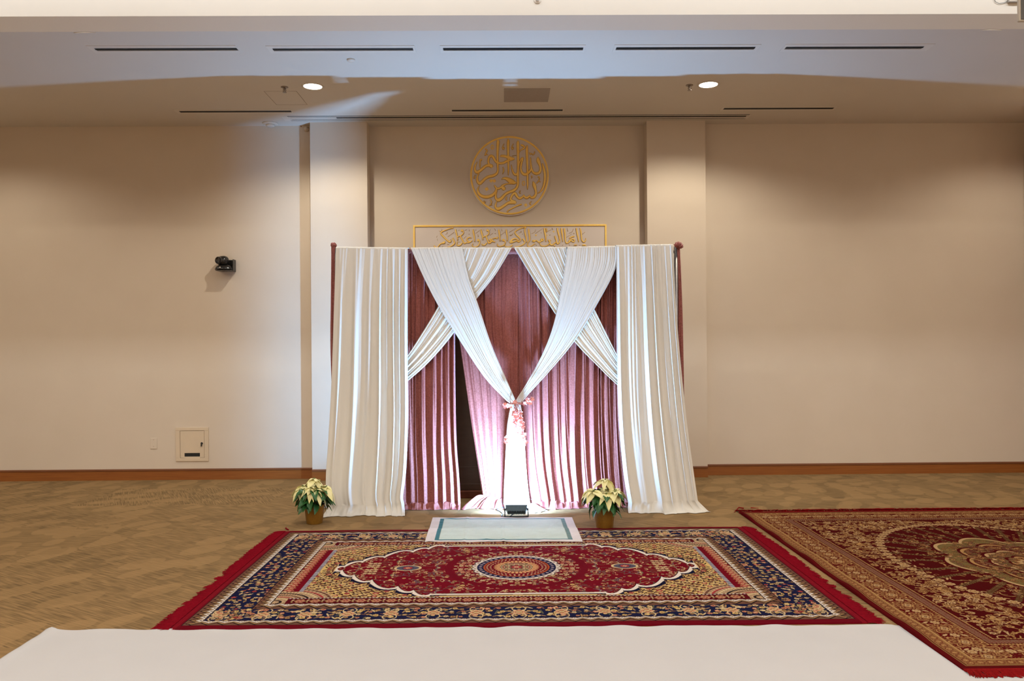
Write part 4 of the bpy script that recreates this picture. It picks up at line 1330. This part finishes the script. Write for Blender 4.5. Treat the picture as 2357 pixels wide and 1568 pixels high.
def make_rug1():
    hw, hh = 1.80, 1.125
    cv = Canvas(hw, hh, 700, 300, RED)
    X, Y = cv.X, cv.Y
    dx, dy = hw - X, hh - Y
    p = border_param(dx, dy, [0, .012, .105, .30, .385, .43], [0, .05, .125, .31, .40, .49])
    rr = np.random.RandomState(2)
    endside = np.interp(dx, [0, .012, .105, .30, .385, .43], np.arange(6)) < np.interp(dy, [0, .05, .125, .31, .40, .49], np.arange(6))
    # field
    cv.C[p >= 4] = GOLDC
    # concentric vine arches towards the ends on the golden field
    rad = np.hypot((X - 0.45) / 1.0, Y / 0.62)
    for k, q in enumerate(np.arange(0.42, 1.5, 0.085)):
        cv.C[(p >= 4) & (np.abs(rad - q) < 0.005)] = CREAM if k % 2 else BRN
    for q in np.arange(0.45, 1.5, 0.085):
        n = int(q * 1.4 / 0.055)
        for k in range(n):
            a = (k + 0.5) / n * PI / 2
            fx, fy = 0.45 + q * math.cos(a), 0.62 * q * math.sin(a)
            if fx > hw - .36 or fy > hh - .44: continue
            cv.flower(fx, fy, 0.015 + 0.006 * rr.rand(), BRN if (k + int(q * 20)) % 3 else ROSE, DRK, CREAM if k % 2 else BRN, 5, a)
            cv.leaf(fx + 0.026, fy + 0.016, 0.017, 0.006, a + 1, DRK)
            cv.leaf(fx - 0.024, fy - 0.020, 0.015, 0.005, a - 1, DRED)
    for k in range(600):
        fx, fy = 0.3 + rr.rand() * 1.2, rr.rand() * .75
        cv.leaf(fx, fy, 0.008 + .008 * rr.rand(), 0.004, rr.rand() * 3, [DRK, BRN, DRED, CREAM][rr.randint(4)])
    # corner fans
    rc = np.hypot(X - (hw - .39), (Y - (hh - .43)) * 1.2)
    m = (rc < 0.34) & (p >= 4)
    cv.C[m] = c(.46, .30, .17)
    for k, q in enumerate(np.arange(0.04, 0.35, 0.04)):
        cv.C[m & (np.abs(rc - q) < 0.008)] = [DRK, CREAM, ROSE, BRN][k % 4]
    aa = np.arctan2(Y - (hh - .43), X - (hw - .39))
    cv.C[m & (np.abs(((aa * 9) % 1) - .5) < .12) & (((rc * 25) % 1) > .4)] = DRK
    # end cartouches: red bar along each end
    m = (dx > .385) & (dx < .485) & (Y < .50)
    cv.C[m] = RED
    for yy in np.arange(0.02, .49, .05):
        cv.flower(hw - .42, yy, .024, ROSE, TAN, CREAM, 6)
        cv.leaf(hw - .395, yy + .02, .016, .007, .8, CREAM, BRN)
    m = (dx > .465) & (dx < .485) & (Y < .50); cv.C[m] = RED
    m = (dx > .485) & (dx < .512) & (Y < .50); cv.C[m] = c(.40, .36, .40)
    cv.C[m & (((Y * 60) % 1) < .4)] = NAVY
    # red strip on the long sides, with rosettes
    m = (p >= 4) & (p < 5) & (~endside) & (dx > .46)
    cv.C[m] = DRED
    for xx in np.arange(0.03, hw - .47, 0.088):
        cv.flower(xx, hh - .445, .027, c(.42, .18, .10), TAN, CREAM, 6)
        cv.flower(xx, hh - .445, .013, ROSE, DRK, CREAM, 4)
        cv.leaf(xx + .044, hh - .46, .013, .006, 1.2, CREAM, BRN); cv.leaf(xx + .044, hh - .43, .013, .006, -1.2, TAN, DRK)
    for xx in np.arange(0.01, hw - .47, 0.022):
        cv.disc(xx, hh - .497, .0105, DRK); cv.disc(xx, hh - .497, .0068, WHT)
    # medallion
    kx = np.array([0, .40, .55, .64, .735, .90, .916, 1.05, 1.15, 1.195]); kn = np.array([0, .52, .63, .735, .916, 1.05, 1.15, 1.195])
    kh = np.array([.575, .57, .50, .42, .275, .158, .045, 0])
    fh = np.interp(X, kn, kh, right=-1)
    seg = np.clip(np.searchsorted(kn, X) - 1, 0, len(kn) - 2)
    tt = np.clip((X - kn[seg]) / (kn[seg + 1] - kn[seg]), 0, 1)
    fh = fh + np.where((X > .52) & (X < 1.195), 0.075 * np.sin(PI * tt) ** 0.7 * (kn[seg + 1] - kn[seg]) / .15, 0)
    g = fh - Y
    gx = np.clip(np.gradient(fh, cv.x, axis=1), -5, 5)
    g = g / np.sqrt(1 + gx ** 2)
    g[X > 1.205] = -1
    cv.C[(g > -.036) & (X < 1.22) & (Y < .60)] = NAVY * .6
    cv.C[g > -.016] = WHT * 1.15
    cv.C[g > .010] = DRK
    inn = g > .016
    cv.C[inn] = RED
    ms = Canvas(hw, hh, 700, 300, RED)
    cur = cv.C.copy()
    cv.C[:] = RED
    for k in range(300):
        fx, fy = rr.rand() * 1.2, rr.rand() * .6
        cv.vine(fx, fy, .05 + .07 * rr.rand(), rr.rand() * 6.28, rr.choice([-1, 1]) * (1.5 + 2.5 * rr.rand()), .0032, [TAN, GRN, BRN, CREAM, c(.10, .10, .12)][rr.randint(5)])
    for k in range(330):
        fx, fy = rr.rand() * 1.2, rr.rand() * .6
        cv.flower(fx, fy, .007 + .009 * rr.rand() ** 2, [CREAM, PINK, GOLDC, ROSE, TAN][rr.randint(5)], DRED, [BRN, DRK, CREAM][rr.randint(3)], rr.choice([4, 5, 6]), rr.rand() * 6)
    # little lozenge flowers on the long axis
    cv.leaf(.72, 0, .075, .055, 0, c(.08, .07, .10), CREAM); cv.flower(.72, 0, .034, ROSE, NAVY, CREAM, 8)
    for fy in (0.03, 0.075, .12):
        for fx in (.925, .955, .985): cv.flower(fx, fy, .014, CREAM, BRN, PINK, 5)
    # centre rosette rings
    d = np.hypot(X, Y); a = np.arctan2(Y, X)
    sel = d < .5
    cv.C[(d > .425) & (d < .475)] = RED * .9
    for q, r_, n in ((.30, .018, 26), (.335, .014, 28), (.37, .017, 30), (.405, .013, 36)):
        for k in range(n):
            b = (k + .5) * 2 * PI / n / 1.0
            if b > PI / 2 + .1: break
            cv.flower(q * math.cos(b), q * math.sin(b), r_, [CREAM, PINK, CREAM, TAN][k % 4], DRED, BRN, 5, b)
    sc = .272 + .018 * np.abs(np.sin(a * 12))
    cv.C[d < sc + .012] = DRK; cv.C[d < sc + .006] = WHT
    cv.C[(d < .285) & (np.abs(np.hypot(d - .277, (((a * 24 / (2 * PI)) % 1) - .5) * .06)) < .007)] = BRN
    cv.C[d < .262] = NAVY
    for k in range(9):
        b = (k + .5) * PI / 18
        cv.flower(.240 * math.cos(b), .240 * math.sin(b), .013, c(.25, .2, .28), NAVY * .5, CREAM, 5, b)
    cv.C[d < .220] = c(.36, .07, .02); cv.C[d < .208] = RED
    for q, n in ((.195, 44), (.172, 36)):
        for k in range(n // 4 + 1):
            b = (k + .5) * 2 * PI / n; cv.disc(q * math.cos(b), q * math.sin(b), .0065, CREAM)
    pet = .125 + .028 * np.abs(np.cos(a * 16))
    cv.C[d < pet] = c(.58, .30, .13)
    cv.C[(d < pet) & (np.abs(((a * 32 / (2 * PI)) % 1) - .5) < .1)] = RED
    cv.C[d < .108] = c(.24, .20, .13)
    for k in range(180):
        q = .108 * math.sqrt(rr.rand()); b = rr.rand() * PI / 2; cv.disc(q * math.cos(b), q * math.sin(b), .0045, [DRK, CREAM, TAN, ROSE][rr.randint(4)])
    cv.flower(0, 0, .04, ROSE, DRK, CREAM, 8)
    inner = cv.C.copy()
    cv.C = cur
    cv.C[inn] = inner[inn]
    # main navy border
    m2 = (p >= 2) & (p < 3)
    keep = cv.C.copy()
    cv.C[:] = NAVY
    L1 = np.arange(0, hw + .1, .052)
    for xx in L1:
        for off in (.035, .075, .118, .155):
            j = rr.randn(2) * .010
            yy = hh - .125 - off * 1.02
            cv.leaf(xx + j[0] + .02, yy + j[1], .026, .0055, rr.rand() * 3.14, [TAN, BRN, CREAM, GRN][rr.randint(4)])
            cv.flower(xx + j[0], yy + j[1], .0115 + .007 * rr.rand(), [CREAM, PINK, TAN, GOLDC][rr.randint(4)], DRK, [BRN, DRED, CREAM][rr.randint(3)], rr.choice([4, 5, 6]), rr.rand() * 6)
    for xx in np.arange(.0, hw - .1, .235):
        cv.flower(xx, hh - .218, .036, PINK, CREAM, CREAM, 8); cv.flower(xx, hh - .218, .018, TAN, DRED, CREAM, 6)
        for s_ in (-1, 1):
            cv.vine(xx, hh - .218, .12, 0.5 * s_, 2.2 * s_, .0035, CREAM); cv.vine(xx, hh - .218, .12, 3.14 - 0.5 * s_, -2.2 * s_, .0035, CREAM)
    for yy in np.arange(0, hh, .045):
        for off in (.03, .07, .11, .15, .185):
            j = rr.randn(2) * .010
            xx = hw - .105 - off
            cv.leaf(xx + j[0], yy + j[1], .024, .005, rr.rand() * 3.14, [TAN, BRN, CREAM, GRN][rr.randint(4)])
            cv.flower(xx + j[0], yy + j[1], .010 + .006 * rr.rand(), [CREAM, PINK, TAN, GOLDC, ROSE][rr.randint(5)], DRK, [BRN, DRED, CREAM][rr.randint(3)], rr.choice([4, 5, 6]), rr.rand() * 6)
    nav = cv.C.copy()
    cv.C = keep
    cv.C[m2] = nav[m2]
    # guards
    for (i0, i1, bx, by) in ((1, 2, (.012, .105), (.05, .125)), (3, 4, (.30, .385), (.31, .40))):
        mm = (p >= i0) & (p < i1)
        zigzag(cv, dx, Y + .02, bx[0], bx[1], .052, mm & endside)
        zigzag(cv, dy, X, by[0], by[1], .085, mm & ~endside)
    cv.C[(p < 1) & ~endside] = RED * .85
    Q = cv.C
    full = np.concatenate([Q[:, ::-1], Q[:, 1:]], 1)
    full = np.concatenate([full[::-1], full[1:]], 0)
    full = full * (0.92 + 0.16 * rr.rand(*full.shape[:2], 1)).astype(np.float32)
    return hw, hh, cv.x, cv.y, full


def rug_mesh(name, hw, hh, qx, qy, col, x0, x1, y0, y1, m, thick, edge_lift=0.0, zoff=0.0, flip=False):
    gx = np.r_[-qx[::-1], qx[1:]]; gy = np.r_[-qy[::-1], qy[1:]]
    X, Y = np.meshgrid(gx, gy)
    cx, cy = (x0 + x1) / 2, (y0 + y1) / 2
    sx, sy = (x1 - x0) / 2 / hw, (y1 - y0) / 2 / hh
    Z = zoff + thick + 0.0012 * np.sin(X * 5 + 1) * np.sin(Y * 7) + edge_lift * (np.abs(X) / hw) ** 14 * np.clip(np.sin(Y * 9) + .2, 0, 1)
    P = np.stack([cx + X * sx, cy + Y * sy, Z], -1)
    # rolled edges down to the floor
    def down(a): b = a.copy(); b[..., 2] = zoff + 0.0005; return b
    P = np.concatenate([down(P[:1]), P, down(P[-1:])], 0)
    P = np.concatenate([down(P[:, :1]), P, down(P[:, -1:])], 1)
    col = np.concatenate([col[:1], col, col[-1:]], 0); col = np.concatenate([col[:, :1], col, col[:, -1:]], 1)
    return grid_mesh(name, P, m, None, colors=col)


def fringe(name, x0, y0, x1, y1, out, length, n, m, parent, seed, lift=0.006, z=0.004):
    r = random.Random(seed)
    bm = bmesh.new()
    dx, dy = (x1 - x0), (y1 - y0)
    Ln = math.hypot(dx, dy); tx, ty = dx / Ln, dy / Ln
    for k in range(n):
        s = (k + r.random()) / n
        bx, by = x0 + dx * s, y0 + dy * s
        l = length * (0.45 + 0.55 * abs(math.sin(s * 41 + seed + math.sin(s * 90))) ** 0.7 + 0.28 * r.random() ** 2)
        sk = 0.35 * math.sin(s * 31 + seed * 2) + r.uniform(-.35, .35)
        w_ = r.uniform(0.0022, 0.0042)
        zz = z + r.random() * lift
        prev = None
        for j in range(5):
            t = j / 4
            px = bx + out[0] * l * t + tx * sk * l * t * t * .8
            py = by + out[1] * l * t + ty * sk * l * t * t * .8
            pz = zz * (1 - t * .7) + 0.004 * math.sin(t * PI) + 0.001
            ww = w_ * (1 - .35 * t)
            ring = [bm.verts.new((px - tx * ww, py - ty * ww, pz)), bm.verts.new((px, py, pz + 0.0025)), bm.verts.new((px + tx * ww, py + ty * ww, pz))]
            if prev:
                bm.faces.new((prev[0], prev[1], ring[1], ring[0])); bm.faces.new((prev[1], prev[2], ring[2], ring[1]))
            prev = ring
    o = bm_obj(name, bm, m, parent)
    o['kind'] = 'stuff'
    return o


def mean(*v): return sum(v) / len(v)


# the near rug with the blue border
hw, hh, qx, qy, col = make_rug1()
yf = mean(at_z(675, 1222, 0).y, at_z(1730, 1218, 0).y)
yn = mean(at_z(420, 1450, 0).y, at_z(1960, 1440, 0).y)
xL = mean(at_z(669, 1224, 0).x, at_z(407, 1448, 0).x)
xR = mean(at_z(1716, 1220, 0).x, at_z(1967, 1438, 0).x)
rug = rug_mesh('persian_rug', hw, hh, qx, qy, col, xL, xR, yn, yf, M_rug, 0.010)
tag(rug, 'rug with navy border and red medallion on a golden field, before the curtains', 'rug')
for (x, ox, sd) in ((xL, -1, 3), (xR, 1, 9)):
    bm = bmesh.new(); box(bm, min(x, x + ox * .035), max(x, x + ox * .035), yn, yf, 0.0005, 0.008, 0.002); bm_obj('woven_end', bm, M_fringe, rug)
    fringe('fringe', x + ox * .032, yn, x + ox * .032, yf, (ox, 0), 0.088, 1500, M_fringe, rug, sd)
bm = bmesh.new()
tt_ = at_z(656, 1221, 0)
tube(bm, [tt_ + Vector((.03, -.01, .006)), tt_ + Vector((0, .02, .012)), at_z(659, 1214, 0.01)], [0.006, 0.005, 0.002], 8)
bm_obj('loose_tassel', bm, M_fringe, rug)


def make_rug2():
    hw, hh = 1.48, 1.74
    base = c(.060, .0025, .003)
    T1, T2, GR, OL = c(.36, .20, .075), c(.25, .125, .045), c(.17, .085, .05), c(.13, .095, .035)
    CR = c(.42, .27, .13)
    cv = Canvas(hw, hh, 520, 560, base)
    X, Y = cv.X, cv.Y
    rr = np.random.RandomState(8)
    dx, dy = hw - X, hh - Y
    p = np.minimum(dx, dy)
    # field florals: dense towards the border, sparse inwards
    def med(a, sc=1.0):
        return sc * (0.62 + 0.10 * np.abs(np.sin(a * 4)))
    for k in range(1700):
        fx, fy = rr.rand() * (hw - .4), rr.rand() * (hh - .4)
        e_ = min(hw - fx, hh - fy)
        dens = 1.0 if e_ < .72 else 0.33
        rel = math.hypot(fx / .95, fy / 1.25)
        if .78 < rel < .92: dens = .12
        if rr.rand() > dens: continue
        q = rr.rand()
        cl = [T1, CR, T2][rr.randint(3)] if e_ < .8 else [T2, GR, T1][rr.randint(3)]
        if q < .45: cv.flower(fx, fy, .010 + .016 * rr.rand() ** 1.5, cl, base, base, rr.choice([5, 6, 7]), rr.rand() * 6)
        elif q < .75: cv.vine(fx, fy, .06 + .09 * rr.rand(), rr.rand() * 6.28, rr.choice([-1, 1]) * (2 + 3 * rr.rand()), .0036, cl)
        else: cv.leaf(fx, fy, .018 + .018 * rr.rand(), .007, rr.rand() * 3.1, cl, base)
    for t in np.linspace(0.02, PI / 2 - .02, 22):   # palmettes round the central oval
        fx, fy = .88 * math.cos(t), 1.18 * math.sin(t)
        cv.flower(fx, fy, .036, CR, base, T2, 7, t); cv.flower(fx, fy, .016, T1, base, CR, 5)
    # feathered sprigs
    for t in np.linspace(.12, 1.45, 9):
        for s_ in np.linspace(.50, .85, 16):
            fx, fy = s_ * 1.0 * math.cos(t), s_ * 1.30 * math.sin(t)
            cv.disc(fx, fy, .004, OL)
            cv.leaf(fx, fy, .022, .0035, t + 1.1, OL); cv.leaf(fx, fy, .022, .0035, t - 1.1, OL)
    # scalloped central medallion of nested outlines
    a = np.arctan2(Y / 1.30, X); d = np.hypot(X, Y / 1.30)
    lob = 1 - 0.16 * (1 - np.abs(np.sin(a * 4 + PI / 2))) ** 1.0
    for sc, cl, fill in ((.56, CR, c(.15, .10, .035)), (.40, T1, c(.09, .02, .012)), (.26, CR, c(.13, .07, .03)), (.13, T1, base)):
        r_ = sc * lob
        cv.C[d < r_ + .020] = base
        cv.C[d < r_] = cl
        cv.C[d < r_ - .024] = fill
        nfl = int(60 * sc)
        for k in range(nfl * 5):
            q = sc * (.62 + .3 * rr.rand()); b = rr.rand() * PI / 2
            cv.flower(q * math.cos(b), 1.30 * q * math.sin(b), .009 + .008 * rr.rand(), [T1, GR, OL, T2][rr.randint(4)], base, base, 5, b)
    cv.flower(0, 0, .09, CR, T2, base, 10); cv.flower(0, 0, .05, T1, base, CR, 8)
    # arch corner pieces
    for (qx_, qy_) in ((hw - .52, hh * .32), (hw - .52, hh * .62), (hw * .45, hh - .55)):
        cv.line([(qx_ - .05, qy_ - .04), (qx_ - .015, qy_), (qx_ - .05, qy_ + .04)], .010, T1)
    # borders
    def band(d0, d1, cl): cv.C[(p >= d0) & (p < d1)] = cl
    band(.355, .37, base); band(.30, .355, GR)
    m = (p >= .30) & (p < .355); cv.C[m & (((X * 47) % 1) + ((Y * 47) % 1) % 1 < .9) & (rr.rand(*X.shape) < .5)] = base * 2.2
    for q in (.300, .352): cv.C[(np.abs(p - q) < .004)] = base
    s_ = np.where(dx < dy, Y, X)
    cv.C[(np.abs(p - .292) < .006) & (((s_ * 55) % 1) < .7)] = T1
    cv.C[(np.abs(p - .364) < .006) & (((s_ * 55) % 1) < .7)] = T1
    band(.115, .285, c(.21, .10, .035))
    mb = (p >= .115) & (p < .285)
    keep = cv.C.copy()
    for k in range(3200):
        if rr.rand() < .5: fx, fy = hw - .12 - .16 * rr.rand(), rr.rand() * hh
        else: fx, fy = rr.rand() * hw, hh - .12 - .16 * rr.rand()
        cv.leaf(fx, fy, .011 + .010 * rr.rand(), .0045, rr.rand() * 3.1, base * 1.4)
    for s0 in np.arange(.085, 1.9, .19):
        for (fx, fy) in ((hw - .20, s0), (s0, hh - .20)):
            for r_, cl in ((.072, T1), (.064, c(.13, .03, .015)), (.052, T2), (.040, c(.13, .03, .015)), (.03, T1)):
                cv.flower(fx, fy, r_, cl, cl, cl, 8)
            cv.flower(fx, fy, .02, CR, base, base, 6)
            for k in range(8): cv.leaf(fx + .047 * math.cos(k * PI / 4), fy + .047 * math.sin(k * PI / 4), .010, .004, k * PI / 4, base)
    for s0 in np.arange(.18, 1.9, .19):
        for (fx, fy) in ((hw - .20, s0), (s0, hh - .20)):
            cv.flower(fx, fy, .026, CR, base, T2, 6)
            cv.leaf(fx + .05, fy, .02, .008, .6, CR, base); cv.leaf(fx - .05, fy, .02, .008, 2.4, CR, base)
    tmp = cv.C; cv.C = keep; cv.C[mb] = tmp[mb]
    band(.100, .115, base); cv.C[np.abs(p - .107) < .0045] = T1
    band(.040, .100, T2 * .95)
    m = (p >= .044) & (p < .096)
    cv.C[m & (np.hypot(((s_ * 21) % 1) - .5, (p - .070) / .05) < .42)] = c(.16, .05, .022)
    cv.C[m & (np.hypot(((s_ * 21) % 1) - .5, (p - .070) / .05) < .27)] = T1
    cv.C[m & (rr.rand(*X.shape) < .22)] = c(.13, .03, .015)
    band(.030, .040, base); cv.C[np.abs(p - .033) < .004] = T2
    band(0, .028, c(.085, .003, .004))
    Q = cv.C
    full = np.concatenate([Q[:, ::-1], Q[:, 1:]], 1)
    full = np.concatenate([full[::-1], full[1:]], 0)
    full = full * (0.9 + 0.2 * rr.rand(*full.shape[:2], 1)).astype(np.float32)
    return hw, hh, cv.x, cv.y, full


hw2, hh2, qx, qy, col = make_rug2()
yf2 = at_z(1760, 1182, 0).y
yn2 = at_z(2240, 1545, 0).y
xl2 = mean(at_z(1710, 1184, 0).x, at_z(2205, 1545, 0).x)
rug2 = rug_mesh('red_rug', hw2, hh2, qx, qy, col, xl2, xl2 + 2.96, yn2, yf2, M_rug2, 0.011, edge_lift=0.012)
tag(rug2, 'dark red and tan patterned rug with red fringes at the right, overlapping the white sheet', 'rug')
bm = bmesh.new(); box(bm, xl2, xl2 + 2.96, yf2, yf2 + .03, 0.0005, 0.010, 0.002); bm_obj('woven_end', bm, M_fringe2, rug2)
bm = bmesh.new(); box(bm, xl2, xl2 + 2.96, yn2 - .02, yn2, 0.003, 0.012, 0.002); bm_obj('woven_end', bm, M_fringe2, rug2)
fringe('fringe', xl2, yf2 + .028, xl2 + 2.96, yf2 + .028, (0, 1), .075, 1500, M_fringe2, rug2, 5, lift=0.02)
fringe('fringe', xl2, yn2 - .018, xl2 + 2.96, yn2 - .018, (0, -1), .06, 1500, M_fringe2, rug2, 6, z=0.008)
bm = bmesh.new()
q_ = at_z(1703, 1172, 0)
tube(bm, [q_ + Vector((.03, -.02, .01)), q_ + Vector((-.01, .0, .014)), at_z(1690, 1180, 0.004)], [0.006, 0.005, 0.002], 8)
tube(bm, [q_ + Vector((.10, -.0, .01)), at_z(1746, 1170, .01)], [0.005, 0.002], 8)
bm_obj('loose_tassel', bm, M_fringe2, rug2)

# ------------------------------------------------------------------ prayer mat
A, B_, Cc, D = at_z(996, 1193, 0), at_z(1317, 1192.5, 0), at_z(978, 1252, 0), at_z(1341, 1251, 0)
nu, nv = 420, 260
u = np.linspace(0, 1, nu); v = np.linspace(0, 1, nv)
U, V = np.meshgrid(u, v)
rr = np.random.RandomState(5)
far = np.array(A)[None, None] * (1 - U[..., None]) + np.array(B_)[None, None] * U[..., None]
near = np.array(Cc)[None, None] * (1 - U[..., None]) + np.array(D)[None, None] * U[..., None]
P = far * (1 - V[..., None]) + near * V[..., None]
over_rug = 1 / (1 + np.exp((P[..., 1] - (yf + .01)) / .012))
Z = 0.005 + 0.0115 * over_rug
for k in range(16):
    a = rr.uniform(-.35, .35) + (PI / 2 if k % 5 == 0 else 0)
    q = (U - rr.rand()) * math.sin(a) * 1.3 + (V - rr.rand()) * math.cos(a)
    s_ = (U - rr.rand()) * math.cos(a) * 1.3 - (V - rr.rand()) * math.sin(a)
    Z += rr.uniform(.0015, .004) * np.exp(-(q / .022) ** 2) * np.exp(-(s_ / rr.uniform(.25, .6)) ** 2)
Z += 0.004 * np.exp(-((U - .5) / .012) ** 2) + 0.003 * np.exp(-((U - .25) / .01) ** 2)
Z += 0.0008 * np.sin(U * 60 + V * 9) * np.sin(V * 31)
P[..., 2] = Z
P[..., 1] += 0.006 * np.sin(U * 26 + 1) * (V < .02) + 0.008 * (np.sin(U * 17) + np.sin(U * 41) * .4) * (V > .97)
MINT, TEAL, OFFW, TT = c(.54, .64, .60), c(.035, .16, .19), c(.68, .63, .63), c(.33, .35, .27)
col = np.empty((nv, nu, 3), np.float32); col[:] = MINT
uw = np.abs(U - .5) * 2; vd = np.minimum(V, 1 - V)
col[(uw > .86) & (uw < .883)] = TT
col[(uw >= .883)] = OFFW
col[(uw > .885 - .055) & (uw < .885)] = TEAL
col[(uw > .825) & (uw < .832)] = TT
col[(U > .5) & (uw > .832) & (uw < .885) & (((V * 42 + U * 9) % 1) < .35)] = TT
col[vd < .075] = np.where(uw[..., None] < .885, TEAL, OFFW)[vd < .075]
col[vd < .045] = OFFW
col *= (0.95 + .1 * rr.rand(nv, nu, 1)).astype(np.float32)
def dn(a): b = a.copy(); b[..., 2] -= .0035; return b
P = np.concatenate([dn(P[:1]), P, dn(P[-1:])], 0); P = np.concatenate([dn(P[:, :1]), P, dn(P[:, -1:])], 1)
col = np.concatenate([col[:1], col, col[-1:]], 0); col = np.concatenate([col[:, :1], col, col[:, -1:]], 1)
tag(grid_mesh('prayer_mat', P, M_prayer, None, colors=col), 'pale mint prayer mat with teal stripes lying over the far edge of the rug', 'prayer mat')

# ------------------------------------------------------------------ white sheet on the floor
xs0 = mean(at_z(105, 1453, 0).x, at_z(-2, 1522, 0).x)
ysf0, ysf1 = at_z(108, 1453.5, 0).y, at_z(2060, 1440.5, 0).y
nu, nv = 520, 160
U, V = np.meshgrid(np.linspace(0, 1, nu), np.linspace(0, 1, nv) ** 2)
x1s = 5.6
Xs = xs0 + (x1s - xs0) * U
top = ysf0 + (ysf1 - ysf0) * np.clip((Xs - xs0) / (2.07 - xs0), 0, 1.0)
ed = 0.006 * np.sin(Xs * 14) + 0.004 * np.sin(Xs * 31 + 1)
Ys = (top + ed) * (1 - V) + 0.6 * V
Zs = 0.0035 + 0.0105 * (1 / (1 + np.exp(-(Ys - (yn + .02)) / .01))) * ((Xs > xL) & (Xs < xR)) * 0
Zs = Zs + 0.004 * np.exp(-((Ys - top) / .035) ** 2) * (1 + .5 * np.sin(Xs * 23)) + 0.0012 * np.sin(Xs * 2.3 + Ys * 3.1)
hem = np.exp(-((Xs - xs0 - .03) / .025) ** 2)
Zs = Zs + 0.010 * hem + 0.003 * hem * np.sin(Ys * 40)
Zs = np.where((Xs > xl2 - .03) & (Ys > yn2 - .05), np.minimum(Zs, 0.003), Zs)
P = np.stack([Xs, Ys, np.maximum(Zs, .002)], -1)
def fl(a): b = a.copy(); b[..., 2] = 0.0004; return b
P = np.concatenate([fl(P[:1]), P, fl(P[-1:])], 0); P = np.concatenate([fl(P[:, :1]), P, fl(P[:, -1:])], 1)
tag(grid_mesh('floor_sheet', P, M_sheet, None), 'large plain white cloth sheet spread on the floor along the bottom of the photo', 'floor sheet')
